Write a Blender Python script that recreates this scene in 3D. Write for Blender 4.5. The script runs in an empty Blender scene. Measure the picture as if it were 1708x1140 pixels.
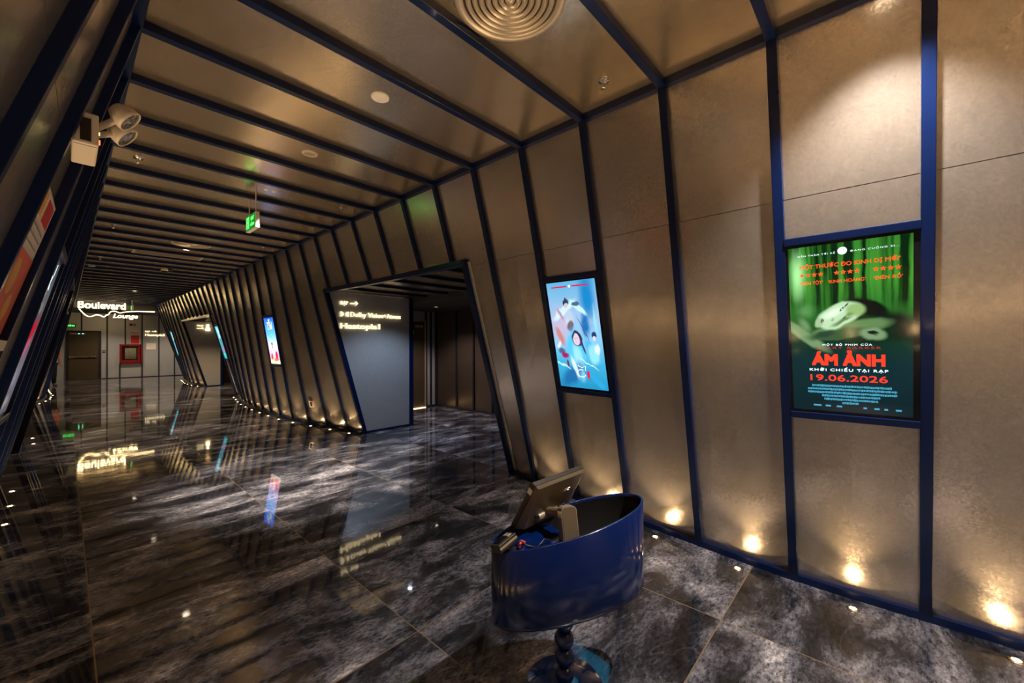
import bpy, bmesh, math, random
from mathutils import Vector, Matrix
random.seed(7)
C = bpy.context.scene.collection
PI = math.pi

# ------------------------------------------------------------------ camera
cam = bpy.data.cameras.new('camera'); camo = bpy.data.objects.new('camera', cam); C.objects.link(camo)
EYE = 1.53
_R = Vector((0.6733893, -0.7392789, -0.0036878)); _F = Vector((0.7392865, 0.6733691, 0.0054402)); _U = _R.cross(_F)
camo.matrix_world = Matrix(((_R.x, _U.x, -_F.x, 0), (_R.y, _U.y, -_F.y, 0), (_R.z, _U.z, -_F.z, EYE), (0, 0, 0, 1)))
cam.sensor_width = 36; cam.lens = 679.29 / 1708 * 36; cam.clip_start = 0.02; cam.clip_end = 100
bpy.context.scene.camera = camo

# ------------------------------------------------------------------ world, view
sc = bpy.context.scene
w = bpy.data.worlds.new('world'); sc.world = w; w.use_nodes = True
w.node_tree.nodes['Background'].inputs[0].default_value = (0.9, 0.7, 0.5, 1)
w.node_tree.nodes['Background'].inputs[1].default_value = 0.02
sc.view_settings.view_transform = 'Standard'; sc.view_settings.look = 'None'
sc.view_settings.gamma = 1; sc.view_settings.use_curve_mapping = False
sc.view_settings.exposure = 1.42

WARM = (1.0, 0.68, 0.35); WARM2 = (1.0, 0.78, 0.55); COOL = (0.60, 0.76, 1.0)
E_UP = 1.0          # each floor uplight: wide spill, W
E_BEAM = 15.0        # each floor uplight: upward beam, W

# ------------------------------------------------------------------ layout
CE = 3.192; Y0 = 0.4367; BAY = 0.6
XR = 2.581; XL = 0.242
def ky(k): return Y0 + BAY * k
def crom(pts):
    xs = [p[0] for p in pts]; ys = [p[1] for p in pts]
    m = []
    for i in range(len(xs)):
        a = max(i - 1, 0); b = min(i + 1, len(xs) - 1)
        m.append((ys[b] - ys[a]) / (xs[b] - xs[a]))
    def f(x):
        if x <= xs[0]: return ys[0] + m[0] * (x - xs[0])
        if x >= xs[-1]: return ys[-1] + m[-1] * (x - xs[-1])
        for i in range(len(xs) - 1):
            if xs[i] <= x <= xs[i + 1]:
                h = xs[i + 1] - xs[i]; t = (x - xs[i]) / h
                return ((2*t**3 - 3*t*t + 1) * ys[i] + (t**3 - 2*t*t + t) * h * m[i] + (-2*t**3 + 3*t*t) * ys[i + 1] + (t**3 - t*t) * h * m[i + 1])
    return f
baseR = crom([(-3.5, 3.45), (-1.5, 3.26), (-.16, 3.205), (.44, 3.185), (1.07, 3.25), (1.77, 3.33), (2.2, 3.39), (2.83, 3.50), (3.3, 3.57),
              (4.9, 3.68), (6.6, 3.45), (7.09, 3.386), (7.7, 3.285), (8.25, 3.195), (8.8, 3.115), (9.4, 3.08), (10.1, 3.085), (10.65, 3.09),
              (11.2, 3.10), (11.83, 3.145), (12.4, 3.205), (13.05, 3.30), (13.65, 3.41), (14.3, 3.48), (16.4, 3.62), (18.4, 3.50),
              (19.05, 3.40), (19.6, 3.35), (20.5, 3.36), (21.6, 3.45), (22.7, 3.56)])
baseL = crom([(-3.5, -1.25), (-1, -1.0), (.44, -.86), (1.04, -.79), (1.637, -.725), (2.24, -.66), (2.84, -.605), (3.44, -.55), (4.6, -.50), (6, -.49),
              (7.3, -.53), (8.3, -.50), (9.1, -.475), (9.7, -.47), (10.3, -.50), (12, -.60), (14, -.66), (16.1, -.62), (16.9, -.50), (17.5, -.43),
              (18.2, -.425), (18.8, -.39), (19.5, -.45), (21, -.52), (22.7, -.60)])
def wr(y, z): return baseR(y) + (XR - baseR(y)) * z / CE
def wl(y, z): return baseL(y) + (XL - baseL(y)) * z / CE
HEAD = 2.385
OPR = [(3.24, 6.56), (14.22, 18.40)]
OPL = [(7.3, 9.12), (10.62, 16.1)]
YA, YB = -3.163, 22.637          # near end (behind the camera) and the end of the ribbed corridor
YFAR = 26.2

# ------------------------------------------------------------------ mesh helper
class MB:
    def __init__(s): s.v = []; s.f = []; s.sm = []
    def add(s, vs, fs, smooth=False):
        n = len(s.v); s.v += [Vector(v) for v in vs]
        for f in fs: s.f.append([i + n for i in f]); s.sm.append(smooth)
        return s
    def box(s, a, b, M=None):
        (x0, y0, z0), (x1, y1, z1) = a, b
        vs = [Vector(p) for p in ((x0,y0,z0),(x1,y0,z0),(x1,y1,z0),(x0,y1,z0),(x0,y0,z1),(x1,y0,z1),(x1,y1,z1),(x0,y1,z1))]
        if M: vs = [M @ v for v in vs]
        return s.add(vs, [(0,3,2,1),(4,5,6,7),(0,1,5,4),(1,2,6,5),(2,3,7,6),(3,0,4,7)])
    def bar(s, p, q, a, b):
        """prism from p to q with half-section vectors a, b"""
        p, q, a, b = map(Vector, (p, q, a, b))
        vs = [p-a-b, p+a-b, p+a+b, p-a+b, q-a-b, q+a-b, q+a+b, q-a+b]
        return s.add(vs, [(0,3,2,1),(4,5,6,7),(0,1,5,4),(1,2,6,5),(2,3,7,6),(3,0,4,7)])
    def rail(s, pts, a, b):
        """prism swept through pts with constant half-section vectors"""
        pts = [Vector(p) for p in pts]; a = Vector(a); b = Vector(b); vs = []; fs = []
        for p in pts: vs += [p-a-b, p+a-b, p+a+b, p-a+b]
        for i in range(len(pts)-1):
            for j in range(4): fs.append((4*i+j, 4*i+(j+1)%4, 4*i+4+(j+1)%4, 4*i+4+j))
        n = 4*(len(pts)-1); fs += [(3,2,1,0), (n,n+1,n+2,n+3)]
        return s.add(vs, fs)
    def cyl(s, p, q, r, r2=None, n=20, caps=True):
        p, q = Vector(p), Vector(q); r2 = r if r2 is None else r2
        d = (q-p).normalized(); u = d.orthogonal().normalized(); v = d.cross(u)
        vs = []; fs = []
        for c, rr in ((p, r), (q, r2)):
            for i in range(n): t = 2*PI*i/n; vs.append(c + u*rr*math.cos(t) + v*rr*math.sin(t))
        s.add(vs, [(i, (i+1)%n, n+(i+1)%n, n+i) for i in range(n)], True)
        if caps: s.add(vs, [tuple(range(n-1,-1,-1)), tuple(range(n, 2*n))])
        return s
    def lathe(s, prof, c=(0,0,0), n=32, M=None, smooth=True, sx=1, sy=1):
        vs = []; fs = []
        for r, z in prof:
            for i in range(n):
                t = 2*PI*i/n; p = Vector((c[0]+r*sx*math.cos(t), c[1]+r*sy*math.sin(t), c[2]+z)); vs.append(M @ p if M else p)
        for j in range(len(prof)-1):
            for i in range(n): fs.append((j*n+i, j*n+(i+1)%n, (j+1)*n+(i+1)%n, (j+1)*n+i))
        return s.add(vs, fs, smooth)
    def tube(s, pts, r, n=8):
        pts = [Vector(p) for p in pts]; vs = []; fs = []
        u = None
        for i, p in enumerate(pts):
            d = (pts[min(i+1, len(pts)-1)] - pts[max(i-1, 0)]).normalized()
            u = d.orthogonal().normalized() if u is None else (u - d*u.dot(d)).normalized()
            v = d.cross(u)
            for j in range(n): t = 2*PI*j/n; vs.append(p + u*r*math.cos(t) + v*r*math.sin(t))
        for i in range(len(pts)-1):
            for j in range(n): fs.append((i*n+j, i*n+(j+1)%n, (i+1)*n+(j+1)%n, (i+1)*n+j))
        fs += [tuple(range(n-1,-1,-1)), tuple(range(len(vs)-n, len(vs)))]
        return s.add(vs, fs, True)
    def poly(s, pts, t, M=None):
        """flat outline pts (x, y) raised by thickness t in local z"""
        n = len(pts); vs = [Vector((x, y, 0)) for x, y in pts] + [Vector((x, y, t)) for x, y in pts]
        if M: vs = [M @ v for v in vs]
        return s.add(vs, [tuple(range(n-1,-1,-1)), tuple(range(n, 2*n))] + [(i, (i+1)%n, n+(i+1)%n, n+i) for i in range(n)])
    def build(s, name, mat, parent=None, bevel=0, origin=None):
        me = bpy.data.meshes.new(name)
        o_ = Vector(origin) if origin else Vector((0,0,0))
        me.from_pydata([v - o_ for v in s.v], [], s.f); me.polygons.foreach_set('use_smooth', s.sm)
        me.update()
        o = bpy.data.objects.new(name, me); C.objects.link(o); me.materials.append(mat)
        o.location = o_
        if parent: o.parent = parent
        if bevel:
            m = o.modifiers.new('bevel', 'BEVEL'); m.width = bevel; m.segments = 2; m.limit_method = 'ANGLE'; m.angle_limit = 0.7
        return o
def tag(o, label=None, cat=None, group=None, kind=None):
    if label: o['label'] = label
    if cat: o['category'] = cat
    if group: o['group'] = group
    if kind: o['kind'] = kind
    return o
def empty(name, M, label, cat, group=None):
    o = bpy.data.objects.new(name, None); C.objects.link(o); o.empty_display_size = .1
    if isinstance(M, Matrix): o.matrix_world = M
    else: o.location = M
    return tag(o, label, cat, group)
def struct(mb, name, mat, **k): return tag(mb.build(name, mat, **k), kind='structure')
def copy_tree(o, M=None, label=None):
    c = o.copy(); C.objects.link(c)
    if M is not None:
        if isinstance(M, Matrix): c.matrix_world = M
        else: c.location = M
    if label: c['label'] = label
    for ch in list(o.children):
        d = ch.copy(); C.objects.link(d); d.parent = c
        for g in list(ch.children): e = g.copy(); C.objects.link(e); e.parent = d
    return c
ORD = ['nearest', 'second', 'third', 'fourth', 'fifth', 'sixth', 'seventh', 'eighth', 'ninth', 'tenth', 'eleventh', 'twelfth', 'thirteenth', 'fourteenth',
       'fifteenth', 'sixteenth', 'seventeenth', 'eighteenth', 'nineteenth', 'twentieth', 'twenty-first', 'twenty-second', 'twenty-third', 'twenty-fourth',
       'twenty-fifth', 'twenty-sixth', 'twenty-seventh', 'twenty-eighth', 'twenty-ninth', 'thirtieth', 'thirty-first', 'thirty-second', 'thirty-third', 'thirty-fourth', 'thirty-fifth', 'thirty-sixth', 'thirty-seventh']

# ------------------------------------------------------------------ materials
def N(nt, t, **kw):
    n = nt.nodes.new(t)
    for k, v in kw.items(): setattr(n, k, v)
    return n
def mat(name, col, rough=.5, metal=0, coat=0, bump=None, emit=None, es=0, alpha=1, trans=0, spec=None):
    m = bpy.data.materials.new(name); m.use_nodes = True; nt = m.node_tree; b = nt.nodes['Principled BSDF']
    b.inputs['Base Color'].default_value = (*col, 1); b.inputs['Roughness'].default_value = rough; b.inputs['Metallic'].default_value = metal
    b.inputs['Coat Weight'].default_value = coat; b.inputs['Coat Roughness'].default_value = .06
    b.inputs['Transmission Weight'].default_value = trans
    if spec is not None: b.inputs['Specular IOR Level'].default_value = spec
    if emit: b.inputs['Emission Color'].default_value = (*emit, 1); b.inputs['Emission Strength'].default_value = es
    # gentle procedural variation of colour and gloss
    tc = N(nt, 'ShaderNodeTexCoord'); no = N(nt, 'ShaderNodeTexNoise'); no.inputs['Scale'].default_value = 9 if not bump else bump[0]
    nt.links.new(tc.outputs['Object'], no.inputs['Vector'])
    mr = N(nt, 'ShaderNodeMapRange'); mr.inputs['To Min'].default_value = rough * .85; mr.inputs['To Max'].default_value = min(1, rough * 1.15)
    nt.links.new(no.outputs['Fac'], mr.inputs['Value']); nt.links.new(mr.outputs[0], b.inputs['Roughness'])
    if bump:
        bp = N(nt, 'ShaderNodeBump'); bp.inputs['Strength'].default_value = bump[1]; bp.inputs['Distance'].default_value = .002
        nt.links.new(no.outputs['Fac'], bp.inputs['Height']); nt.links.new(bp.outputs[0], b.inputs['Normal'])
    return m
def emat(name, col, s):
    m = bpy.data.materials.new(name); m.use_nodes = True; nt = m.node_tree; nt.nodes.clear()
    e = N(nt, 'ShaderNodeEmission'); e.inputs[0].default_value = (*col, 1); e.inputs[1].default_value = s
    o = N(nt, 'ShaderNodeOutputMaterial'); nt.links.new(e.outputs[0], o.inputs[0])
    return m

def panel_mat(name, col, rough=.235, metal=.86, spangle=.27):
    m = mat(name, col, rough, metal); nt = m.node_tree; b = nt.nodes['Principled BSDF']
    tc = N(nt, 'ShaderNodeTexCoord')
    vo = N(nt, 'ShaderNodeTexVoronoi'); vo.inputs['Scale'].default_value = 120; vo.inputs['Randomness'].default_value = 1
    nw = N(nt, 'ShaderNodeTexNoise'); nw.inputs['Scale'].default_value = 30; nw.inputs['Detail'].default_value = 3
    mx = N(nt, 'ShaderNodeMix', data_type='VECTOR'); mx.inputs[0].default_value = .04
    nt.links.new(tc.outputs['Object'], nw.inputs['Vector']); nt.links.new(tc.outputs['Object'], mx.inputs[4]); nt.links.new(nw.outputs['Color'], mx.inputs[5])
    nt.links.new(mx.outputs[1], vo.inputs['Vector'])
    # spangles: every crystal of the galvanising tilts and reflects a little differently
    sub = N(nt, 'ShaderNodeVectorMath', operation='SUBTRACT'); sub.inputs[1].default_value = (.5, .5, .5)
    nt.links.new(vo.outputs['Color'], sub.inputs[0])
    scl = N(nt, 'ShaderNodeVectorMath', operation='SCALE'); scl.inputs['Scale'].default_value = spangle * .22
    nt.links.new(sub.outputs[0], scl.inputs[0])
    ge = N(nt, 'ShaderNodeNewGeometry'); ad = N(nt, 'ShaderNodeVectorMath', operation='ADD'); nt.links.new(ge.outputs['Normal'], ad.inputs[0]); nt.links.new(scl.outputs[0], ad.inputs[1])
    nm = N(nt, 'ShaderNodeVectorMath', operation='NORMALIZE'); nt.links.new(ad.outputs[0], nm.inputs[0]); nt.links.new(nm.outputs[0], b.inputs['Normal'])
    hs = N(nt, 'ShaderNodeMix', data_type='RGBA', blend_type='MULTIPLY'); hs.inputs[0].default_value = 1
    sx = N(nt, 'ShaderNodeSeparateColor'); nt.links.new(vo.outputs['Color'], sx.inputs[0])
    r = N(nt, 'ShaderNodeMapRange'); r.inputs['To Min'].default_value = .90; r.inputs['To Max'].default_value = 1.08
    nt.links.new(sx.outputs[0], r.inputs['Value'])
    hs.inputs[6].default_value = (*col, 1); nt.links.new(r.outputs[0], hs.inputs[7]); nt.links.new(hs.outputs[2], b.inputs['Base Color'])
    return m
M = {}
M['panel'] = panel_mat('galvanised_panel', (.62, .55, .48))
M['panel_ceiling'] = panel_mat('galvanised_ceiling', (.68, .54, .38), rough=.235, metal=.92, spangle=.2)
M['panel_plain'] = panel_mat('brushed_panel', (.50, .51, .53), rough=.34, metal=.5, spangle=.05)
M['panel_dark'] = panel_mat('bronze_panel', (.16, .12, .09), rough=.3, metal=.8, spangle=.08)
M['navy'] = mat('navy_lacquer', (.0008, .0075, .045), .3, 0, coat=.05, spec=.3)
M['navy_dark'] = mat('dark_steel', (.012, .012, .018), .4)
M['blue_gloss'] = mat('blue_gloss_paint', (.0006, .010, .075), .15, 0, coat=.5, bump=(5, .08))
M['blue_base'] = mat('blue_base_paint', (.003, .03, .18), .12, 0, coat=.9)
M['black'] = mat('black_plastic', (.012, .011, .011), .35)
M['black_gloss'] = mat('black_glass', (.006, .006, .007), .08)
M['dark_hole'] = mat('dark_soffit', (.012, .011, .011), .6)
M['bronze'] = mat('taupe_plastic', (.13, .098, .062), .34)
M['bronze_dark'] = mat('dark_taupe_plastic', (.022, .017, .012), .35)
M['champagne'] = mat('champagne_metal', (.62, .52, .38), .3, .7)
M['cream'] = mat('cream_plastic', (.58, .50, .42), .45)
M['white'] = mat('white_plastic', (.75, .72, .68), .4)
M['chrome'] = mat('chrome', (.8, .78, .74), .12, 1)
M['brass'] = mat('brushed_brass', (.75, .56, .32), .28, 1)
M['grille'] = mat('grille_metal', (.50, .42, .33), .36, .55)
M['red'] = mat('red_enamel', (.17, .004, .004), .3, coat=.4)
M['redpaint'] = mat('red_print', (.6, .03, .02), .5)
M['hose'] = mat('pale_hose', (.50, .46, .34), .8, bump=(60, .5))
M['paper'] = mat('white_paper', (.72, .66, .60), .7)
M['door'] = mat('bronze_door', (.075, .055, .03), .32, .35)
M['orange_cloth'] = mat('orange_cloth', (.75, .13, .02), .8)
M['white_cloth'] = mat('white_cloth', (.55, .5, .45), .8)
M['dark_cloth'] = mat('dark_cloth', (.01, .01, .014), .85)
M['skin'] = mat('skin', (.45, .24, .15), .55)
M['hair'] = mat('hair', (.012, .009, .008), .6)
M['glass'] = mat('clear_cover', (.9, .9, .88), .02, trans=1)
M['led_warm'] = emat('led_lens', (1, .74, .40), 14)
M['lamp_face'] = emat('downlight_lens', (1, .82, .58), 5)
M['neon'] = emat('warm_neon', (1, .70, .32), 4.2)
M['letter'] = emat('warm_letter_face', (1, .76, .42), .72)
M['green'] = emat('green_sign_light', (.10, 1, .12), 1.2)
M['green_dim'] = emat('green_sign_panel', (.01, .16, .015), .6)
M['green_led'] = emat('green_indicator', (.1, 1, .4), 5)
M['red_led'] = emat('red_indicator', (1, .07, .02), 2.5)
M['yellow_led'] = emat('yellow_indicator', (1, .7, .1), 2)
M['strip'] = emat('light_strip', (1, .72, .35), 2.0)

def floor_mat():
    m = mat('polished_marble_tiles', (.05, .05, .05), .1); nt = m.node_tree; b = nt.nodes['Principled BSDF']; L = nt.links
    tc = N(nt, 'ShaderNodeTexCoord')
    mp = N(nt, 'ShaderNodeMapping'); mp.inputs['Location'].default_value = (-.10, -.67, 0); L.new(tc.outputs['Object'], mp.inputs['Vector'])
    br = N(nt, 'ShaderNodeTexBrick'); br.offset = 0; br.squash = 1
    br.inputs['Scale'].default_value = 1; br.inputs['Brick Width'].default_value = 1.17; br.inputs['Row Height'].default_value = 1.17
    br.inputs['Mortar Size'].default_value = .003; br.inputs['Mortar Smooth'].default_value = 0; br.inputs['Bias'].default_value = 0
    br.inputs['Color1'].default_value = (0, 0, 0, 1); br.inputs['Color2'].default_value = (1, 1, 1, 1)
    L.new(mp.outputs[0], br.inputs['Vector'])
    # a different piece of stone in every tile
    sc_ = N(nt, 'ShaderNodeVectorMath', operation='SCALE'); sc_.inputs['Scale'].default_value = 7.3; L.new(br.outputs['Color'], sc_.inputs[0])
    ad = N(nt, 'ShaderNodeVectorMath', operation='ADD'); L.new(tc.outputs['Object'], ad.inputs[0]); L.new(sc_.outputs[0], ad.inputs[1])
    st = N(nt, 'ShaderNodeMapping'); st.inputs['Rotation'].default_value = (0, 0, .5); st.inputs['Scale'].default_value = (1, 2.1, 1); L.new(ad.outputs[0], st.inputs['Vector'])
    n1 = N(nt, 'ShaderNodeTexNoise'); n1.inputs['Scale'].default_value = 1.5; n1.inputs['Detail'].default_value = 9; n1.inputs['Roughness'].default_value = .66; n1.inputs['Distortion'].default_value = .5
    n2 = N(nt, 'ShaderNodeTexNoise'); n2.inputs['Scale'].default_value = 30; n2.inputs['Detail'].default_value = 9; n2.inputs['Roughness'].default_value = .8; n2.inputs['Distortion'].default_value = .2
    L.new(st.outputs[0], n1.inputs['Vector']); L.new(st.outputs[0], n2.inputs['Vector'])
    r1 = N(nt, 'ShaderNodeValToRGB'); e = r1.color_ramp.elements
    e[0].position = .34; e[0].color = (.006, .006, .007, 1); e[1].position = .68; e[1].color = (.33, .32, .335, 1)
    for p, c in ((.45, (.015, .016, .021)), (.52, (.052, .054, .066)), (.60, (.125, .127, .145))):
        q = e.new(p); q.color = (*c, 1)
    L.new(n1.outputs['Fac'], r1.inputs[0])
    r2 = N(nt, 'ShaderNodeValToRGB'); e = r2.color_ramp.elements
    e[0].position = .38; e[0].color = (.12, .12, .13, 1); e[1].position = .62; e[1].color = (2.7, 2.6, 2.6, 1); L.new(n2.outputs['Fac'], r2.inputs[0])
    mu = N(nt, 'ShaderNodeMix', data_type='RGBA', blend_type='MULTIPLY'); mu.inputs[0].default_value = .85
    L.new(r1.outputs[0], mu.inputs[6]); L.new(r2.outputs[0], mu.inputs[7])
    # thin light veins
    wv = N(nt, 'ShaderNodeTexNoise'); wv.inputs['Scale'].default_value = 1.1; wv.inputs['Detail'].default_value = 5; wv.inputs['Distortion'].default_value = .8; L.new(st.outputs[0], wv.inputs['Vector'])
    a = N(nt, 'ShaderNodeMath', operation='SUBTRACT'); a.inputs[1].default_value = .5; L.new(wv.outputs['Fac'], a.inputs[0])
    a2 = N(nt, 'ShaderNodeMath', operation='ABSOLUTE'); L.new(a.outputs[0], a2.inputs[0])
    a3 = N(nt, 'ShaderNodeMapRange'); a3.inputs['From Max'].default_value = .008; a3.inputs['To Min'].default_value = .10; a3.inputs['To Max'].default_value = 0; L.new(a2.outputs[0], a3.inputs['Value'])
    v = N(nt, 'ShaderNodeMix', data_type='RGBA'); L.new(a3.outputs[0], v.inputs[0]); L.new(mu.outputs[2], v.inputs[6]); v.inputs[7].default_value = (.30, .27, .25, 1)
    gm = N(nt, 'ShaderNodeMix', data_type='RGBA'); L.new(br.outputs['Fac'], gm.inputs[0]); L.new(v.outputs[2], gm.inputs[6]); gm.inputs[7].default_value = (.17, .12, .07, 1)
    L.new(gm.outputs[2], b.inputs['Base Color'])
    rr = N(nt, 'ShaderNodeMapRange'); rr.inputs['From Min'].default_value = .35; rr.inputs['From Max'].default_value = .7; rr.inputs['To Min'].default_value = .015; rr.inputs['To Max'].default_value = .075
    L.new(n2.outputs['Fac'], rr.inputs['Value']); L.new(rr.outputs[0], b.inputs['Roughness'])
    b.inputs['IOR'].default_value = 1.85
    n4 = N(nt, 'ShaderNodeTexNoise'); n4.inputs['Scale'].default_value = 5.5; n4.inputs['Detail'].default_value = 1
    L.new(ad.outputs[0], n4.inputs['Vector'])
    bp = N(nt, 'ShaderNodeBump'); bp.inputs['Strength'].default_value = .11; bp.inputs['Distance'].default_value = .004
    L.new(n4.outputs['Fac'], bp.inputs['Height']); L.new(bp.outputs[0], b.inputs['Normal'])
    return m
M['floor'] = floor_mat()

# painted pictures for the screens: soft ellipses and bands layered over a gradient, glowing
def picture(name, stops, layers, strength, stripes=None, noise=.05):
    m = bpy.data.materials.new(name); m.use_nodes = True; nt = m.node_tree; nt.nodes.clear(); L = nt.links
    uv = N(nt, 'ShaderNodeUVMap')
    nz = N(nt, 'ShaderNodeTexNoise'); nz.inputs['Scale'].default_value = 7; nz.inputs['Detail'].default_value = 5; L.new(uv.outputs[0], nz.inputs['Vector'])
    dv = N(nt, 'ShaderNodeVectorMath', operation='SUBTRACT'); dv.inputs[1].default_value = (.5, .5, .5); L.new(nz.outputs['Color'], dv.inputs[0])
    ds = N(nt, 'ShaderNodeVectorMath', operation='SCALE'); ds.inputs['Scale'].default_value = noise; L.new(dv.outputs[0], ds.inputs[0])
    P = N(nt, 'ShaderNodeVectorMath', operation='ADD'); L.new(uv.outputs[0], P.inputs[0]); L.new(ds.outputs[0], P.inputs[1])
    sp = N(nt, 'ShaderNodeSeparateXYZ'); L.new(P.outputs[0], sp.inputs[0])
    r = N(nt, 'ShaderNodeValToRGB'); L.new(sp.outputs['Y'], r.inputs[0]); e = r.color_ramp.elements
    e[0].position = stops[0][0]; e[0].color = (*stops[0][1], 1); e[1].position = stops[-1][0]; e[1].color = (*stops[-1][1], 1)
    for p, c in stops[1:-1]: q = e.new(p); q.color = (*c, 1)
    cur = r.outputs[0]
    if stripes:     # vertical folds: (frequency, dark colour, bottom, top)
        mp = N(nt, 'ShaderNodeMapping'); mp.inputs['Scale'].default_value = (stripes[0], .8, 1); L.new(P.outputs[0], mp.inputs['Vector'])
        ns = N(nt, 'ShaderNodeTexNoise'); ns.inputs['Scale'].default_value = 1; ns.inputs['Detail'].default_value = 3; L.new(mp.outputs[0], ns.inputs['Vector'])
        mr = N(nt, 'ShaderNodeMapRange'); mr.inputs['From Min'].default_value = .42; mr.inputs['From Max'].default_value = .58; L.new(ns.outputs['Fac'], mr.inputs['Value'])
        my = N(nt, 'ShaderNodeMapRange'); my.inputs['From Min'].default_value = stripes[2]; my.inputs['From Max'].default_value = stripes[3]; L.new(sp.outputs['Y'], my.inputs['Value'])
        mm = N(nt, 'ShaderNodeMath', operation='MULTIPLY'); L.new(mr.outputs[0], mm.inputs[0]); L.new(my.outputs[0], mm.inputs[1])
        mx = N(nt, 'ShaderNodeMix', data_type='RGBA'); L.new(mm.outputs[0], mx.inputs[0]); L.new(cur, mx.inputs[6]); mx.inputs[7].default_value = (*stripes[1], 1); cur = mx.outputs[2]
    for (cx, cy, rx, ry, ang, soft, col) in layers:
        mp = N(nt, 'ShaderNodeMapping'); mp.vector_type = 'TEXTURE'
        mp.inputs['Location'].default_value = (cx, cy, 0); mp.inputs['Rotation'].default_value = (0, 0, math.radians(ang)); mp.inputs['Scale'].default_value = (rx, ry, 1)
        L.new(P.outputs[0], mp.inputs['Vector'])
        ln = N(nt, 'ShaderNodeVectorMath', operation='LENGTH'); L.new(mp.outputs[0], ln.inputs[0])
        mr = N(nt, 'ShaderNodeMapRange'); mr.interpolation_type = 'SMOOTHSTEP'; mr.inputs['From Min'].default_value = 1 - soft; mr.inputs['From Max'].default_value = 1
        mr.inputs['To Min'].default_value = 1; mr.inputs['To Max'].default_value = 0; L.new(ln.outputs['Value'], mr.inputs['Value'])
        mx = N(nt, 'ShaderNodeMix', data_type='RGBA'); L.new(mr.outputs[0], mx.inputs[0]); L.new(cur, mx.inputs[6]); mx.inputs[7].default_value = (*col, 1); cur = mx.outputs[2]
    em = N(nt, 'ShaderNodeEmission'); em.inputs[1].default_value = strength; L.new(cur, em.inputs[0])
    gl = N(nt, 'ShaderNodeBsdfGlossy'); gl.inputs['Roughness'].default_value = .08; gl.inputs['Color'].default_value = (.025, .025, .025, 1)
    ads = N(nt, 'ShaderNodeAddShader'); L.new(em.outputs[0], ads.inputs[0]); L.new(gl.outputs[0], ads.inputs[1])
    o = N(nt, 'ShaderNodeOutputMaterial'); L.new(ads.outputs[0], o.inputs[0])
    return m

# ------------------------------------------------------------------ lettering
def text_mesh(body, size, depth=.004, bold=0, shear=0, align='CENTER', spacing=1.0, sx=1.0, width=None):
    cu = bpy.data.curves.new('lettering', 'FONT'); cu.body = body; cu.size = size; cu.extrude = depth / 2
    cu.shear = shear; cu.align_x = align; cu.space_character = spacing; cu.resolution_u = 3
    o = bpy.data.objects.new('lettering', cu); C.objects.link(o)
    dg = bpy.context.evaluated_depsgraph_get(); dg.update()
    me = bpy.data.meshes.new_from_object(o.evaluated_get(dg)); bpy.data.objects.remove(o); bpy.data.curves.remove(cu)
    me.name = 'lettering'
    xs = [v.co.x for v in me.vertices] or [0, 1]
    k = sx if width is None else width / max(1e-6, max(xs) - min(xs))
    x0 = {'CENTER': (min(xs) + max(xs)) / 2, 'LEFT': min(xs)}[align]
    for v in me.vertices: v.co.x = (v.co.x - x0) * k
    if bold:       # heavier strokes: the same outlines repeated a hair apart
        vs = [v.co.copy() for v in me.vertices]; fs = [tuple(p.vertices) for p in me.polygons]; b = bold * size; V = []; Fc = []
        for i, (dx, dy) in enumerate(((0, 0), (b, b), (-b, b), (b, -b), (-b, -b), (0, b), (0, -b), (b, 0), (-b, 0))):
            n = len(V); V += [Vector((v.x + dx, v.y + dy, v.z + i * .00004)) for v in vs]; Fc += [tuple(q + n for q in f) for f in fs]
        me = bpy.data.meshes.new('lettering'); me.from_pydata(V, [], Fc)
    return me
def letters(name, body, size, mat_, parent, loc, rot=None, **kw):
    me = text_mesh(body, size, **kw); me.materials.clear(); me.materials.append(mat_)
    o = bpy.data.objects.new(name, me); C.objects.link(o); o.parent = parent; o.location = loc
    if rot: o.rotation_euler = rot
    return o

# ================================================================== STRUCTURE
# floor
mb = MB(); mb.box((-6, YA - .2, -.12), (9, YFAR + .2, 0)); struct(mb, 'floor', M['floor'])
# ceiling panels of the corridor
mb = MB()
mb.box((XL - .25, YA, CE + .02), (XR + .25, YB, CE + .08))
struct(mb, 'ceiling', M['panel_ceiling'])

def ruled(fx, side, ops, name, skip=()):
    """leaning wall sheets between the ribs; side +1 for the right wall"""
    mb = MB(); off = .012 * side
    ys = sorted(set([round(ky(k), 4) for k in range(-6, 38)] + [v for o in ops for v in o]))
    for a, b in zip(ys, ys[1:]):
        mid = (a + b) / 2; z0 = 0
        for o in ops:
            if o[0] < mid < o[1]: z0 = HEAD
        segs = [(z0, 2.338), (2.342, CE + .03)] if z0 == 0 else [(z0, CE + .03)]
        for (za, zb) in segs:
            nz = 5; ny = 2; vs = []; fs = []
            for back in (0, .03 * side):
                for i in range(ny + 1):
                    y = a + (b - a) * i / ny
                    for j in range(nz + 1):
                        z = za + (zb - za) * j / nz; vs.append((fx(y, z) + off + back, y, z))
            n1 = (ny + 1) * (nz + 1)
            for i in range(ny):
                for j in range(nz):
                    q = i * (nz + 1) + j
                    f = (q, q + nz + 1, q + nz + 2, q + 1); g = tuple(t + n1 for t in f)
                    fs.append(f if side < 0 else f[::-1]); fs.append(g[::-1] if side < 0 else g)
            for i in range(ny):
                for j in (0, nz):
                    q = i * (nz + 1) + j; fs.append((q, q + nz + 1, q + nz + 1 + n1, q + n1))
            for j in range(nz):
                for i in (0, ny):
                    q = i * (nz + 1) + j; fs.append((q, q + 1, q + 1 + n1, q + n1))
            mb.add(vs, fs)
    return struct(mb, name, M['panel'])
ruled(wr, 1, OPR, 'wall_right')
ruled(wl, -1, OPL, 'wall_left')

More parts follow.
